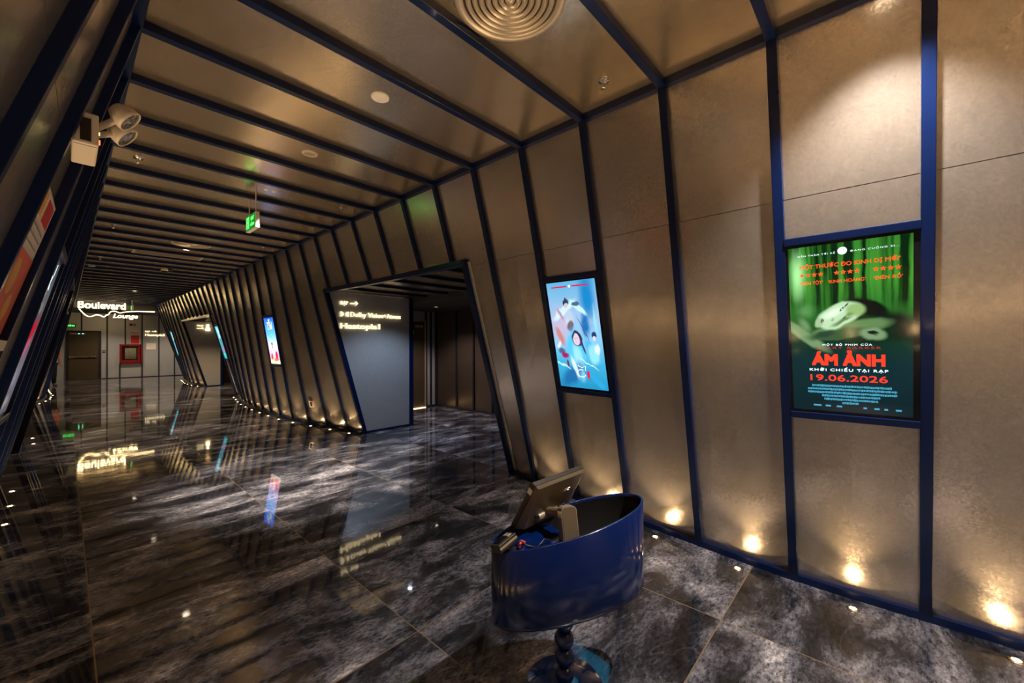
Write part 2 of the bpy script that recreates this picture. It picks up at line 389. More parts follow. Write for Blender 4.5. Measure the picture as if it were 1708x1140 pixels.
# one blue portal rib per bay: two leaning posts and a ceiling bar
H = .025
tn = 0
for k in range(-6, 38):
    y = ky(k); mb = MB()
    mb.bar((XL, y, CE), (XR, y, CE), (0, H, 0), (0, 0, H))
    inr = any(o[0] - .05 < y < o[1] + .05 for o in OPR); inl = any(o[0] - .05 < y < o[1] + .05 for o in OPL)
    z0 = HEAD if inr else 0; mb.bar((wr(y, z0), y, z0), (XR, y, CE), (0, H, 0), (.026, 0, 0))
    z0 = HEAD if inl else 0; mb.bar((wl(y, z0), y, z0), (XL, y, CE), (0, H, 0), (.026, 0, 0))
    tn += 1; struct(mb, 'trim_%d' % tn, M['navy'], bevel=.003)
# long corner bars and skirting rails, header bars, leaning jambs
def yrange(a, b, st=.3):
    n = max(1, int(round((b - a) / st))); return [a + (b - a) * i / n for i in range(n + 1)]
for x in (XR, XL):
    mb = MB(); mb.box((x - .026, YA, CE - .026), (x + .026, YB, CE + .02)); tn += 1; struct(mb, 'trim_%d' % tn, M['navy'])
def spans(ops): 
    e = [YA] + [v for o in ops for v in o] + [YB]; return list(zip(e[::2], e[1::2]))
for fx, ops, sd in ((wr, OPR, 1), (wl, OPL, -1)):
    for a, b in spans(ops):
        mb = MB(); mb.rail([(fx(y, .02), y, .02) for y in yrange(a, b)], (.028, 0, 0), (0, 0, .022)); tn += 1; struct(mb, 'trim_%d' % tn, M['navy'])
    for a, b in ops:
        mb = MB()
        mb.rail([(fx(y, HEAD), y, HEAD) for y in yrange(a - .03, b + .03)], (.035, 0, 0), (0, 0, .03))
        for y in (a, b): mb.bar((fx(y, 0), y, 0), (fx(y, HEAD + .02), y, HEAD + .02), (0, .032, 0), (.036, 0, 0))
        tn += 1; struct(mb, 'trim_%d' % tn, M['navy'], bevel=.003)

# end of the corridor behind the camera
mb = MB(); mb.box((-1.6, YA - .1, 0), (3.8, YA, CE + .08)); struct(mb, 'wall_back', M['panel'])

# ---- side passage one, with the grey lettered panel
YP = 6.60
def room(y0, y1, xin, xout, pname, back_x, n0):
    """side passage: flat jamb walls, ribbed soffit"""
    global tn
    for nm, yy, s in ((pname, y1, 1), (pname + '_near', y0, -1)):
        mb = MB()
        vs = [(baseR(yy), 0), (xin, 0), (xin, HEAD), (wr(yy, HEAD), HEAD)]
        yb = yy + .06 * s
        v = [(x, yy, z) for x, z in vs] + [(x, yb, z) for x, z in vs]
        mb.add(v, [(0,1,2,3) if s > 0 else (3,2,1,0), (7,6,5,4) if s > 0 else (4,5,6,7), (0,4,5,1), (1,5,6,2), (2,6,7,3), (3,7,4,0)])
        struct(mb, nm, M['panel_plain'])
        mb = MB(); mb.box((baseR(yy), yy - .012 * s - .012, 0), (xin, yy - .012 * s + .012, .03))
        mb.box((xin - .005, yy - .03, 0), (xin + .07, yy + .05, HEAD)); tn += 1; struct(mb, 'trim_%d' % tn, M['navy'])
    mb = MB(); mb.box((wr((y0 + y1) / 2, HEAD) - .02, y0 - .1, HEAD + .025), (xin + .1, y1 + .1, HEAD + .06)); struct(mb, 'ceiling_passage_%d' % n0, M['panel_ceiling'])
    y = y0 + .45
    while y < y1 - .1:
        mb = MB(); mb.box((wr(y, HEAD), y - .022, HEAD - .012), (xin + .02, y + .022, HEAD + .026)); tn += 1; struct(mb, 'trim_%d' % tn, M['navy']); y += .6
room(OPR[0][0] + .0, YP, 4.37, 6.3, 'wall_passage_grey', 6.25, 1)
room(OPR[1][0], 18.42, 3.94, 6.0, 'wall_passage_toilet', 5.6, 2)
# lobby behind passage one
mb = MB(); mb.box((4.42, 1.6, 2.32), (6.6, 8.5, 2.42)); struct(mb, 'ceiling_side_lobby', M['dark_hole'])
mb = MB(); mb.box((4.40, 8.25, 0), (6.35, 8.35, 2.36)); struct(mb, 'wall_lobby_far', M['panel_plain'])
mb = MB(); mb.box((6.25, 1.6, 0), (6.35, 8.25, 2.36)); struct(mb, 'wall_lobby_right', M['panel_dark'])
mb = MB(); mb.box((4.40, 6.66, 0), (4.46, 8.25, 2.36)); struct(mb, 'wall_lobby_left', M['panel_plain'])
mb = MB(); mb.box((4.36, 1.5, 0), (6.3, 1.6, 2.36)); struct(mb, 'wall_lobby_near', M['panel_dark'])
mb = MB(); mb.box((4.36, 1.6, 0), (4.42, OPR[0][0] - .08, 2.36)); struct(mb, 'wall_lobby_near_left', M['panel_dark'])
for yy in (2.2, 2.8, 3.4, 4.0, 4.6, 5.2, 5.8, 6.4, 7.0, 7.6):
    mb = MB(); mb.box((6.215, yy - .02 - .14, 0), (6.25, yy + .02 - .14, 2.32)); tn += 1; struct(mb, 'trim_%d' % tn, M['navy_dark'])
for xx in (5.93, 6.07, 6.22):
    mb = MB(); mb.box((xx - .022, 8.215, 0), (xx + .022, 8.25, 2.32)); tn += 1; struct(mb, 'trim_%d' % tn, M['navy_dark'])
mb = MB(); mb.box((6.19, 1.6, 0), (6.25, 8.25, .035)); mb.box((5.9, 8.19, 0), (6.25, 8.25, .035)); tn += 1; struct(mb, 'trim_%d' % tn, M['navy_dark'])
# cinema door in the lobby
mb = MB(); mb.box((4.95, 8.20, .01), (5.86, 8.245, 2.07)); d = struct(mb, 'door_1', M['door'])
mb = MB(); mb.box((4.88, 8.195, 2.07), (5.90, 8.25, 2.10)); mb.box((5.86, 8.195, 0), (5.90, 8.25, 2.1)); mb.build('door_frame', M['champagne'], d)
mb = MB(); mb.box((5.60, 8.17, 1.93), (5.80, 8.20, 1.98)); mb.build('door_closer', M['champagne'], d)
mb = MB(); mb.box((5.42, 8.193, 1.76), (5.56, 8.20, 1.86)); mb.build('door_plate', M['grille'], d)
mb = MB(); mb.box((4.95, 8.15, .004), (5.86, 8.19, .012)); mb.build('threshold_light', M['strip'], d)

# toilet passage room
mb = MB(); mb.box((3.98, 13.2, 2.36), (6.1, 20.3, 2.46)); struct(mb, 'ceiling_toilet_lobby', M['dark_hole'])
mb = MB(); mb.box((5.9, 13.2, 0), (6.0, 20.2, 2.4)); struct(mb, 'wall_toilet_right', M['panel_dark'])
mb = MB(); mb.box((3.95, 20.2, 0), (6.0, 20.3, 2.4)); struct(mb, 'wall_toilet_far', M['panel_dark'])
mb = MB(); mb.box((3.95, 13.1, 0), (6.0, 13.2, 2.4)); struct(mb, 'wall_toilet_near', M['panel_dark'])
# left side opening
mb = MB()
xa = baseL(9.15); mb.add([(-2.2, 9.15, 0), (xa, 9.15, 0), (wl(9.15, HEAD), 9.15, HEAD), (-2.2, 9.15, HEAD), (-2.2, 9.2, 0), (xa, 9.2, 0), (wl(9.15, HEAD), 9.2, HEAD), (-2.2, 9.2, HEAD)],
       [(0,1,2,3), (7,6,5,4), (0,4,5,1), (1,5,6,2), (2,6,7,3), (3,7,4,0)]); struct(mb, 'wall_left_passage_far', M['panel_plain'])
mb = MB(); mb.box((-2.2, 7.2, 0), (-.62, 7.27, HEAD)); struct(mb, 'wall_left_passage_near', M['panel_plain'])
mb = MB(); mb.box((-2.3, 7.2, 0), (-2.2, 9.2, HEAD)); struct(mb, 'wall_left_passage_end', M['panel_dark'])
mb = MB(); mb.box((-2.3, 7.2, HEAD + .03), (.02, 9.2, HEAD + .08)); struct(mb, 'ceiling_left_passage', M['dark_hole'])

for yy, s_ in ((10.58, -1), (16.14, 1)):
    xa = baseL(yy); mb = MB(); ys_ = sorted((yy, yy + .05 * s_))
    mb.add([(-2.4, ys_[0], 0), (xa, ys_[0], 0), (wl(yy, HEAD), ys_[0], HEAD), (-2.4, ys_[0], HEAD), (-2.4, ys_[1], 0), (xa, ys_[1], 0), (wl(yy, HEAD), ys_[1], HEAD), (-2.4, ys_[1], HEAD)],
       [(0,1,2,3), (7,6,5,4), (0,4,5,1), (1,5,6,2), (2,6,7,3), (3,7,4,0)]); struct(mb, 'wall_left_recess', M['panel_plain'])
mb = MB(); mb.box((-2.5, 10.5, 0), (-2.4, 16.2, HEAD)); struct(mb, 'wall_left_recess_end', M['panel_dark'])
mb = MB(); mb.box((-2.5, 10.5, HEAD + .03), (.02, 16.2, HEAD + .08)); struct(mb, 'ceiling_left_recess', M['dark_hole'])
# ---- lounge beyond the corridor
mb = MB(); mb.box((-4, YFAR, 0), (6.4, YFAR + .1, 3.3)); struct(mb, 'wall_far', M['panel_plain'])
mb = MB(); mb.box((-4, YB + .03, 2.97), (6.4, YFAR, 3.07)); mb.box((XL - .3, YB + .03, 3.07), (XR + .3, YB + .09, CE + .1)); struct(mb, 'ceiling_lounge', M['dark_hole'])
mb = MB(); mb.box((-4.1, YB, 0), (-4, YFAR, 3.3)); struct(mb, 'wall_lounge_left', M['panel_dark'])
mb = MB(); mb.box((6.3, 20.2, 0), (6.4, YFAR, 3.3)); struct(mb, 'wall_lounge_right', M['panel_plain'])
mb = MB(); mb.add([(baseR(YB) + .03, YB, 0), (6.4, YB, 0), (6.4, YB, CE), (XR + .03, YB, CE), (baseR(YB) + .03, YB + .06, 0), (6.4, YB + .06, 0), (6.4, YB + .06, CE), (XR + .03, YB + .06, CE)],
       [(0,1,2,3), (7,6,5,4), (0,4,5,1), (1,5,6,2), (2,6,7,3), (3,7,4,0)]); struct(mb, 'wall_lounge_front_right', M['panel_plain'])
mb = MB(); mb.add([(-4, YB, 0), (baseL(YB) - .03, YB, 0), (XL - .03, YB, CE), (-4, YB, CE), (-4, YB + .06, 0), (baseL(YB) - .03, YB + .06, 0), (XL - .03, YB + .06, CE), (-4, YB + .06, CE)],
       [(0,1,2,3), (7,6,5,4), (0,4,5,1), (1,5,6,2), (2,6,7,3), (3,7,4,0)]); struct(mb, 'wall_lounge_front_left', M['panel_dark'])
for xx, z0 in ((-1.9, 0), (-1.3, 0), (-.7, 0), (.495, 2.19), (1.297, 0), (1.90, 1.56), (1.72, -1), (2.486, 0), (3.097, 0), (3.69, 0), (4.3, 0), (4.9, 0), (5.5, 0)):
    mb = MB(); mb.box((xx - .025, YFAR - .03, max(z0, 0)), (xx + .025, YFAR, 2.97 if z0 >= 0 else .66)); tn += 1; struct(mb, 'trim_%d' % tn, M['navy_dark'])
mb = MB(); mb.box((1.12, YFAR - .04, 0), (6.3, YFAR, .03)); tn += 1; struct(mb, 'trim_%d' % tn, M['navy_dark'])
# exit door at the far end
mb = MB(); mb.box((.12, YFAR - .05, .005), (1.02, YFAR - .01, 2.1)); d = struct(mb, 'door_2', M['door'])
mb = MB(); mb.box((.03, YFAR - .07, 0), (.12, YFAR, 2.18)); mb.box((1.02, YFAR - .07, 0), (1.11, YFAR, 2.18)); mb.box((.12, YFAR - .07, 2.1), (1.02, YFAR, 2.18)); mb.build('door_frame', M['navy_dark'], d)
mb = MB(); mb.box((.14, YFAR - .12, 1.00), (.95, YFAR - .085, 1.035)); mb.box((.12, YFAR - .12, .95), (.16, YFAR - .05, 1.07)); mb.box((.91, YFAR - .10, .98), (.95, YFAR - .05, 1.05)); mb.build('push_bar', M['chrome'], d)
mb = MB(); mb.box((.15, YFAR - .09, 2.02), (.62, YFAR - .05, 2.06)); mb.build('door_closer', M['grille'], d)
mb = MB(); mb.box((.40, YFAR - .093, 2.03), (.43, YFAR - .09, 2.05)); mb.box((.52, YFAR - .093, 2.03), (.55, YFAR - .09, 2.05)); mb.build('indicator_light', M['green_led'], d)

# ================================================================== LIGHTS AND THINGS
def add_light(name, kind, loc, energy, col, parent=None, direction=None, **kw):
    l = bpy.data.lights.new(name, kind); l.energy = energy; l.color = col
    for a, b in kw.items(): setattr(l, a, b)
    o = bpy.data.objects.new(name, l); C.objects.link(o); o.location = loc
    if direction: o.rotation_euler = Vector(direction).to_track_quat('-Z', 'Y').to_euler()
    if parent: o.parent = parent
    return o
# floor uplights: one brass puck per bay, in front of every leaning sheet
up = empty('floor_uplight', (0, 0, 0), 'x', 'floor light', 'recessed floor uplights along the corridor walls')
MB().lathe([(.0, .0), (.030, .0), (.030, .004), (.024, .006), (.017, .006)], n=20).build('bezel', M['brass'], up)
MB().lathe([(.017, .0055), (.010, .0075), (.0, .008)], n=16).build('lens', M['led_warm'], up)
add_light('lamp', 'SPOT', (0, 0, .012), E_UP, WARM, up, (0, 0, 1), spot_size=math.radians(134), spot_blend=.02, shadow_soft_size=.006)
add_light('beam_lamp', 'SPOT', (0, 0, .012), E_BEAM, WARM, up, (-.24, 0, 1), spot_size=math.radians(88), spot_blend=1.0, shadow_soft_size=.01)
first = True
nr = nl = 0
def uplight(x, y, label, turn=0):
    global first
    if first: up.location = (x, y, 0); up['label'] = label; first = False
    else: copy_tree(up, Matrix.Translation((x, y, 0)) @ Matrix.Rotation(turn, 4, 'Z'), label)
near_desc = {0: 'small round brass floor uplight nearest the bottom right corner of the view',
             1: 'small round brass floor uplight at the wall foot below the horror film screen',
             2: 'small round brass floor uplight in the bay just left of the horror film screen'}
for k in range(-5, 37):
    y = ky(k + .5)
    if any(o[0] - .12 < y < o[1] + .12 for o in OPR): continue
    if k == 10: y = 6.78
    if k < -2: lab = 'small round brass floor uplight by the right wall, %s behind the viewer' % ['third', 'second', 'first'][k + 5]
    else:
        lab = near_desc.get(nr) or 'small round brass floor uplight by the right wall, %s counting from the near end' % ORD[nr]; nr += 1
    uplight(baseR(y) - .145, y, lab)
for k in range(-5, 37):
    y = ky(k + .5)
    if any(o[0] - .12 < y < o[1] + .12 for o in OPL): continue
    if k < 0: lab = 'small round brass floor uplight by the left wall, %s behind the viewer' % ['fifth', 'fourth', 'third', 'second', 'first'][k + 5]
    else: lab = 'small round brass floor uplight by the left wall, %s counting from the near end' % ORD[nl]; nl += 1
    uplight(baseL(y) + .145, y, lab, PI)

# ceiling downlights
def downlight(x, y, label, e, lit=True, size=80, z=CE + .02, rad=.045, col=WARM2, d=(0, 0, -1)):
    t = empty('ceiling_downlight', (x, y, z), label, 'downlight', 'recessed ceiling downlights')
    MB().lathe([(rad + .02, 0), (rad + .018, -.006), (rad + .002, -.008), (rad, -.002), (rad, 0)], n=24).build('trim_ring', M['cream'], t)
    MB().lathe([(rad, -.0015), (.0, -.002)], n=24).build('lens', M['lamp_face'] if lit else M['grille'], t)
    add_light('lamp', 'SPOT', (0, 0, -.012), e, col, t, d, spot_size=math.radians(size), spot_blend=.6, shadow_soft_size=.035)
    return t
downlight(2.30, -.02, 'recessed downlight above the right wall, just outside the top of the view', 190, size=100, col=(1, .92, .84))
downlight(1.45, 3.72, 'ring-shaped recessed ceiling light one step farther than the flat white disc', 12, lit=False, size=70)
downlight(1.442, 9.07, 'small lit round downlight beside the long slotted air grille', 170, size=74, col=(1, .74, .48))
downlight(1.47, 13.18, 'small lit round downlight beyond the ceiling camera dome', 170, size=74, col=(1, .74, .48))
downlight(.38, 12.44, 'tiny lit downlight close to the left edge of the ribbed ceiling', 26, size=75)
downlight(1.45, 17.1, 'far downlight over the corridor between the dome and the neon sign', 170, size=74, col=(1, .74, .48))
downlight(1.45, 20.9, 'last downlight of the corridor, just before the neon sign', 110, size=70)
downlight(1.3, 24.6, 'downlight in the dark lounge ceiling in front of the exit door', 95, size=125, z=2.97)
downlight(3.4, 24.6, 'downlight in the dark lounge ceiling in front of the pale wall panels', 95, size=125, z=2.97)
downlight(1.9, -.75, 'first added fill light in the ribbed ceiling behind the viewer', 18, size=120, col=WARM)  # this and the next two: unseen fill lamps added to brighten walls and ceiling
downlight(2.0, -1.7, 'second added fill light in the ribbed ceiling behind the viewer, nearer the right wall', 35, size=120, col=WARM)
downlight(1.8, -2.5, 'third added fill light in the ribbed ceiling behind the viewer, by the back wall', 25, size=120)
downlight(5.3, 7.0, 'small downlight in the dark lobby ceiling through the first opening', 60, size=126, z=2.32, rad=.03, col=(1, .8, .75))
downlight(3.75, 5.65, 'downlight in the ribbed soffit of the first opening', 50, size=122, z=HEAD + .025, rad=.03, col=COOL)
downlight(4.9, 16.5, 'downlight in the dark lobby through the far opening', 30, size=110, z=2.36, rad=.03, col=COOL)
downlight(3.55, 16.6, 'downlight in the soffit of the far opening beside the restroom sign', 110, size=130, z=HEAD + .025, rad=.03, col=WARM)

# white speaker disc, and detectors
t = MB().lathe([(.0, -.010), (.050, -.010), (.058, -.006), (.060, 0)], n=32).build('ceiling_disc', M['white'], origin=None)
t.location = (1.442, 2.52, CE + .02); tag(t, 'flat white round disc on the ribbed ceiling near the top of the view', 'ceiling disc')
for i, (x, y, lab) in enumerate(((1.50, 4.93, 'twin little round spotlights on the ceiling just before the green exit sign'), (1.436, 11.4, 'x'))):
    if i == 0:
        t = empty('twin_downlight', (x, y, CE + .02), lab, 'downlight')
        for dx in (-.03, .045):
            MB().lathe([(.0, -.012), (.018, -.012), (.024, -.004), (.026, 0)], c=(dx, 0, 0), n=16).build('lamp_cap', M['white'], t)
            add_light('lamp', 'SPOT', (dx, .0, -.03), 190, (1, .85, .68), t, (.12, .05, -1), spot_size=math.radians(58), spot_blend=.7, shadow_soft_size=.03)
t = empty('dome_camera', (1.44, 11.42, CE + .02), 'small white and black dome camera hanging from the ceiling beyond the air grille', 'camera')
MB().lathe([(.05, 0), (.05, -.04), (.062, -.045), (.062, -.085), (.0, -.085)], n=20).build('housing', M['cream'], t)
MB().lathe([(.050, -.085), (.045, -.115), (.028, -.135), (.0, -.142)], n=20).build('dome', M['black_gloss'], t)
MB().cyl((.05, 0, -.05), (.13, 0, -.05), .03, n=14).build('lens_barrel', M['black'], t)

# sprinklers
sp = empty('fire_sprinkler', (2.32, 1.31, CE + .02), 'small chrome fire sprinkler on the ceiling, nearest one, upper right of the view', 'sprinkler', 'pendant sprinklers on the corridor ceiling')
MB().lathe([(.036, 0), (.034, -.007), (.016, -.010), (.012, -.020), (.0, -.020)], n=20).build('escutcheon', M['chrome'], sp)
mb = MB(); mb.tube([(.009, 0, -.018), (.014, 0, -.032), (.003, 0, -.048)], .0025); mb.tube([(-.009, 0, -.018), (-.014, 0, -.032), (-.003, 0, -.048)], .0025); mb.cyl((0, 0, -.02), (0, 0, -.045), .003, n=8); mb.build('frame_arms', M['brass'], sp)
MB().lathe([(.0, -.050), (.017, -.050), (.017, -.048), (.0, -.047)], n=12).build('deflector', M['chrome'], sp)
for x, y, lab in ((2.30, 4.93, 'small chrome fire sprinkler near the right wall, beside the row of the green exit sign'),
                  (2.30, 7.93, 'small chrome fire sprinkler near the right wall, second beyond the exit sign row'),
                  (2.29, 11.39, 'small chrome fire sprinkler near the right wall, level with the dome camera'),
                  (.442, 4.93, 'small chrome fire sprinkler near the left wall, just beyond the emergency lamp heads'),
                  (.452, 7.91, 'small chrome fire sprinkler near the left wall, second beyond the emergency lamp'),
                  (.45, 11.0, 'small chrome fire sprinkler near the left wall, left of the slotted air grille')):
    copy_tree(sp, (x, y, CE + .02), lab)

# air diffusers
def round_diffuser(x, y, label):
    t = empty('round_air_diffuser', (x, y, CE + .02), label, 'air diffuser', 'round ceiling diffusers')
    MB().lathe([(.272, 0), (.272, -.006), (.262, -.012), (.236, -.008), (.230, .0)], n=64).build('outer_rim', M['grille'], t)
    MB().lathe([(.232, -.0005), (.0, -.0005)], n=48).build('throat', M['bronze_dark'], t)
    for r in (.205, .172, .139, .106, .073, .042):
        MB().lathe([(r + .014, -.001), (r + .004, -.018), (r - .002, -.020), (r - .012, -.004)], n=64).build('louvre_ring', M['grille'], t)
    MB().lathe([(.024, -.002), (.018, -.014), (.0, -.017)], n=32).build('centre_cap', M['grille'], t)
    return t
a = round_diffuser(1.462, 1.337, 'large round beige air diffuser of concentric rings cut by the top edge of the view')
copy_tree(a, (1.42, ky(13.5), CE + .02), 'far round air diffuser on the ceiling just before the slotted grille')
t = empty('slotted_air_grille', (1.30, ky(15.5), CE + .02), 'long rectangular slotted air grille on the ribbed ceiling', 'air grille')
mb = MB()
for a, b in (((-.5, -.27, -.014), (.5, -.235, 0)), ((-.5, .235, -.014), (.5, .27, 0)), ((-.5, -.235, -.014), (-.465, .235, 0)), ((.465, -.235, -.014), (.5, .235, 0))): mb.box(a, b)
mb.build('grille_frame', M['grille'], t)
mb = MB(); mb.box((-.465, -.235, -.002), (.465, .235, -.001)); mb.build('dark_duct', M['black'], t)
mb = MB()
for i in range(44):
    x = -.455 + i * .0212; mb.box((x - .0035, -.235, -.012), (x + .0035, .235, -.003))
mb.build('slats', M['grille'], t)

# ------------------------------------------------------------------ exit signs
def hanging_exit(x, y, label, L=.35):
    t = empty('exit_sign', (x, y, CE), label, 'exit sign', 'green running-man signs')
    MB().box((-.02, -L / 2, -.365), (.02, L / 2, -.19)).build('sign_box', M['white'], t, bevel=.003)
    for s in (-1, 1):
        MB().box((s * .021 - .001, -L / 2 + .008, -.358), (s * .021 + .001, L / 2 - .008, -.197)).build('sign_face', M['green_dim'], t)
    mb = MB()
    for s in (-1, 1):
        X = s * .0225
        def yv(u): return -s * u      # u runs left to right for a viewer facing the face
        def q(u0, v0, u1, v1): mb.box((X - .0008, min(yv(u0), yv(u1)), v0), (X + .0008, max(yv(u0), yv(u1)), v1))
        q(.02, -.345, .035, -.21) if s > 0 else None
        # door block, running figure, lettering blocks and arrow
        for (u0, v0, u1, v1) in ((.05, -.34, .065, -.21), (.13, -.34, .145, -.21), (.05, -.222, .145, -.21)):
            q(u0, v0, u1, v1)
        mb.cyl((X - .0008, yv(.098), -.235), (X + .0008, yv(.098), -.235), .011, n=12)
        for (a, b) in (((.095, -.25), (.085, -.285)), ((.085, -.285), (.10, -.31)), ((.10, -.31), (.092, -.34)), ((.085, -.285), (.068, -.31)), ((.095, -.255), (.115, -.275)), ((.093, -.257), (.072, -.265))):
            mb.bar((X, yv(a[0]), a[1]), (X, yv(b[0]), b[1]), (.0008, 0, 0), (0, .006, .004))
    mb.build('running_figure', M['green'], t)
    for s in (-1, 1):
        r = (PI / 2, 0, PI / 2 if s > 0 else -PI / 2)
        letters('lettering', 'EXIT', .055, M['green'], t, (s * .0225, -s * -.07, -.262), r, bold=.012, depth=.001)
        letters('lettering', 'LỐI RA', .042, M['green'], t, (s * .0225, -s * -.07, -.325), r, bold=.012, depth=.001)
    mb = MB()
    for s in (-1, 1): mb.cyl((0, s * .12, -.19), (0, s * .12, .02), .006, n=10)
    mb.build('hanging_rod', M['cream'], t)
    return t
hs = hanging_exit(1.43, 5.27, 'green exit sign box hanging on two rods from the ribbed ceiling')
copy_tree(hs, (1.68, 20.6, CE), 'far green exit sign box hanging end-on above the end of the neon line')
t = empty('exit_sign', (.12, YFAR - .03, 2.39), 'green glowing exit sign on the far wall above the brown exit door', 'exit sign')
MB().box((-.2, -.02, -.07), (.2, .02, .07)).build('sign_box', M['navy_dark'], t)
MB().box((-.17, -.023, -.05), (.16, -.0205, .05)).build('sign_face', M['green_dim'], t)
letters('lettering', 'EXIT LỐI RA', .065, M['green'], t, (0, -.024, -.022), (PI / 2, 0, 0), bold=.03, depth=.002)

# ------------------------------------------------------------------ digital poster screens
def wall_frame(fx, ymid, z0, sd):
    """matrix of a screen lying on the leaning wall: x right, y up, z out of the wall"""
    a, b = fx(ymid, z0), fx(ymid, z0 + 1)
    v = Vector((b - a, 0, 1)).normalized()
    c, d = fx(ymid - .25, z0 + .5), fx(ymid + .25, z0 + .5)
    u = Vector((c - d, -.5, 0)) if sd > 0 else Vector((d - c, .5, 0))
    u.normalize(); n = u.cross(v).normalized(); u = v.cross(n).normalized()
    p = Vector((fx(ymid, z0), ymid, z0))
    return Matrix(((u.x, v.x, n.x, p.x), (u.y, v.y, n.y, p.y), (u.z, v.z, n.z, p.z), (0, 0, 0, 1)))
def screen(fx, k, sd, pic, label, z0=1.09, h=1.03, group='portrait film screens on the corridor walls'):
    ym = ky(k + .5); hh = h / math.cos(math.atan(.2)) * .99
    t = empty('poster_screen', wall_frame(fx, ym, z0, sd), label, 'screen', group)
    for za, zb in ((-.005, .035), (hh - .03, hh + .012)): MB().box((-.278, za, -.02), (.278, zb, .028)).build('frame_rail', M['navy'], t, bevel=.003)
    mb = MB()
    for a, b in (((-.278, .035, -.02), (-.262, hh - .03, .014)), ((.250, .035, -.02), (.278, hh - .03, .014)), ((-.262, .035, -.02), (.250, .05, .014)), ((-.262, hh - .046, -.02), (.250, hh - .03, .014))): mb.box(a, b)
    mb.build('bezel', M['black_gloss'], t)
    me = bpy.data.meshes.new('display')
    x0, x1, y0, y1 = -.262, .250, .05, hh - .046
    me.from_pydata([(x0, y0, -.004), (x1, y0, -.004), (x1, y1, -.004), (x0, y1, -.004), (x0, y0, .008), (x1, y0, .008), (x1, y1, .008), (x0, y1, .008)], [],
                   [(4,5,6,7), (3,2,1,0), (0,1,5,4), (1,2,6,5), (2,3,7,6), (3,0,4,7)])
    uvl = me.uv_layers.new(name='UVMap')
    for lo in me.loops:
        co = me.vertices[lo.vertex_index].co; uvl.data[lo.index].uv = ((co.x - x0) / (x1 - x0), (co.y - y0) / (y1 - y0))
    me.materials.append(pic); d = bpy.data.objects.new('display', me); C.objects.link(d); d.parent = t
    t['w'] = x1 - x0; t['h'] = y1 - y0
    def at(u, v, z=.0095): return (x0 + u * (x1 - x0), y0 + v * (y1 - y0), z)
    return t, at
K_ = (.0, .004, .004); SK = (.42, .62, .38); SKD = (.10, .17, .08)
pic1 = picture('green_curtain_picture', [(0, (.004, .014, .018)), (.30, (.004, .022, .026)), (.46, (.006, .03, .012)), (.60, (.02, .13, .018)), (.80, (.05, .26, .025)), (1, (.03, .18, .02))],
    [(.85, .52, .30, .10, -10, .6, (.002, .006, .006)), (.62, .50, .36, .12, -4, .5, (.004, .02, .008)),
     (.14, .62, .12, .07, 0, 1, (.08, .24, .07)), (.08, .83, .10, .2, 0, 1, (.35, .8, .3)),
     (.12, .47, .30, .045, -24, .5, (.15, .26, .12)), (.50, .50, .40, .055, 6, .35, (.10, .20, .07)), (.44, .475, .36, .04, 4, .5, (.04, .08, .03)),
     (.70, .47, .13, .045, -6, .45, (.16, .26, .13)), (.70, .478, .055, .012, -8, .5, (.004, .012, .008)), (.70, .468, .05, .004, -14, .5, (.02, .03, .02)),
     (.66, .625, .20, .055, -12, .35, (.003, .006, .004)), (.43, .585, .215, .078, 12, .22, SK), (.57, .615, .10, .050, 0, .5, (.24, .40, .14)), (.26, .545, .05, .035, 30, .5, (.30, .46, .26)),
     (.38, .60, .14, .035, 12, .9, (.66, .86, .62)), (.44, .548, .13, .020, 14, .8, (.14, .24, .10)),
     (.46, .620, .030, .010, 30, .5, (.03, .07, .06)), (.462, .620, .010, .007, 0, .3, (.4, .65, .65)), (.500, .645, .030, .006, 38, .6, (.03, .05, .03)), (.48, .568, .026, .008, 20, .6, (.05, .10, .05)),
     (.285, .556, .020, .011, 62, .5, (.20, .08, .08)), (.298, .560, .003, .010, 0, .4, (.05, .02, .02)), (.375, .566, .016, .014, 20, .7, (.30, .42, .24)), (.368, .560, .006, .004, 0, .5, (.04, .07, .03)), (.47, .552, .10, .012, 14, .8, (.10, .17, .06)), (.52, .585, .05, .02, 10, .8, (.16, .26, .09)),
     (.13, .53, .10, .05, -30, .9, (.12, .24, .10)), (.30, .475, .12, .03, 10, .7, (.02, .05, .03)), (.55, .18, .5, .12, 0, 1, (.004, .02, .028)), (.60, .02, .5, .07, 0, 1, (.02, .022, .024))],
    .5, stripes=(13, (.001, .014, .003), .55, .66), noise=.035)
t, at = screen(wr, -1, 1, pic1, 'large portrait screen with a green horror film poster of two lying faces')
RED = emat('red_screen_text', (1, .03, .012), .85); ORG = emat('orange_screen_text', (1, .07, .012), .7); WHT = emat('white_screen_text', (.75, .95, 1), .6); CYA = emat('cyan_screen_text', (.05, .26, .38), .6)
def L_(body, u, v, size, m, **kw): return letters('lettering', body, size, m, t, at(u, v), depth=.001, **kw)
L_('DẤN THÂN TỚI KẺ', .25, .942, .012, WHT, width=.165, spacing=1.3); L_('ĐANG CUỒNG SI...', .72, .942, .012, WHT, width=.19, spacing=1.3)
mb = MB(); n = 24; mb.poly([(.020 * math.cos(2*PI*i/n), .020 * math.sin(2*PI*i/n)) for i in range(n)], .001); o = mb.build('lettering', WHT, t); o.location = at(.47, .953)
L_('‘MỘT THƯỚC ĐO KINH DỊ MỚI’', .50, .868, .030, ORG, width=.42, bold=.006)
for u0 in (.12, .42, .73):
    for i in range(4):
        mb = MB(); mb.poly([((.0135 if j % 2 == 0 else .0055) * math.sin(2*PI*j/10), (.0135 if j % 2 == 0 else .0055) * math.cos(2*PI*j/10)) for j in range(10)], .001)
        o = mb.build('star_mark', ORG, t); o.location = at(u0 + i * .055, .832)
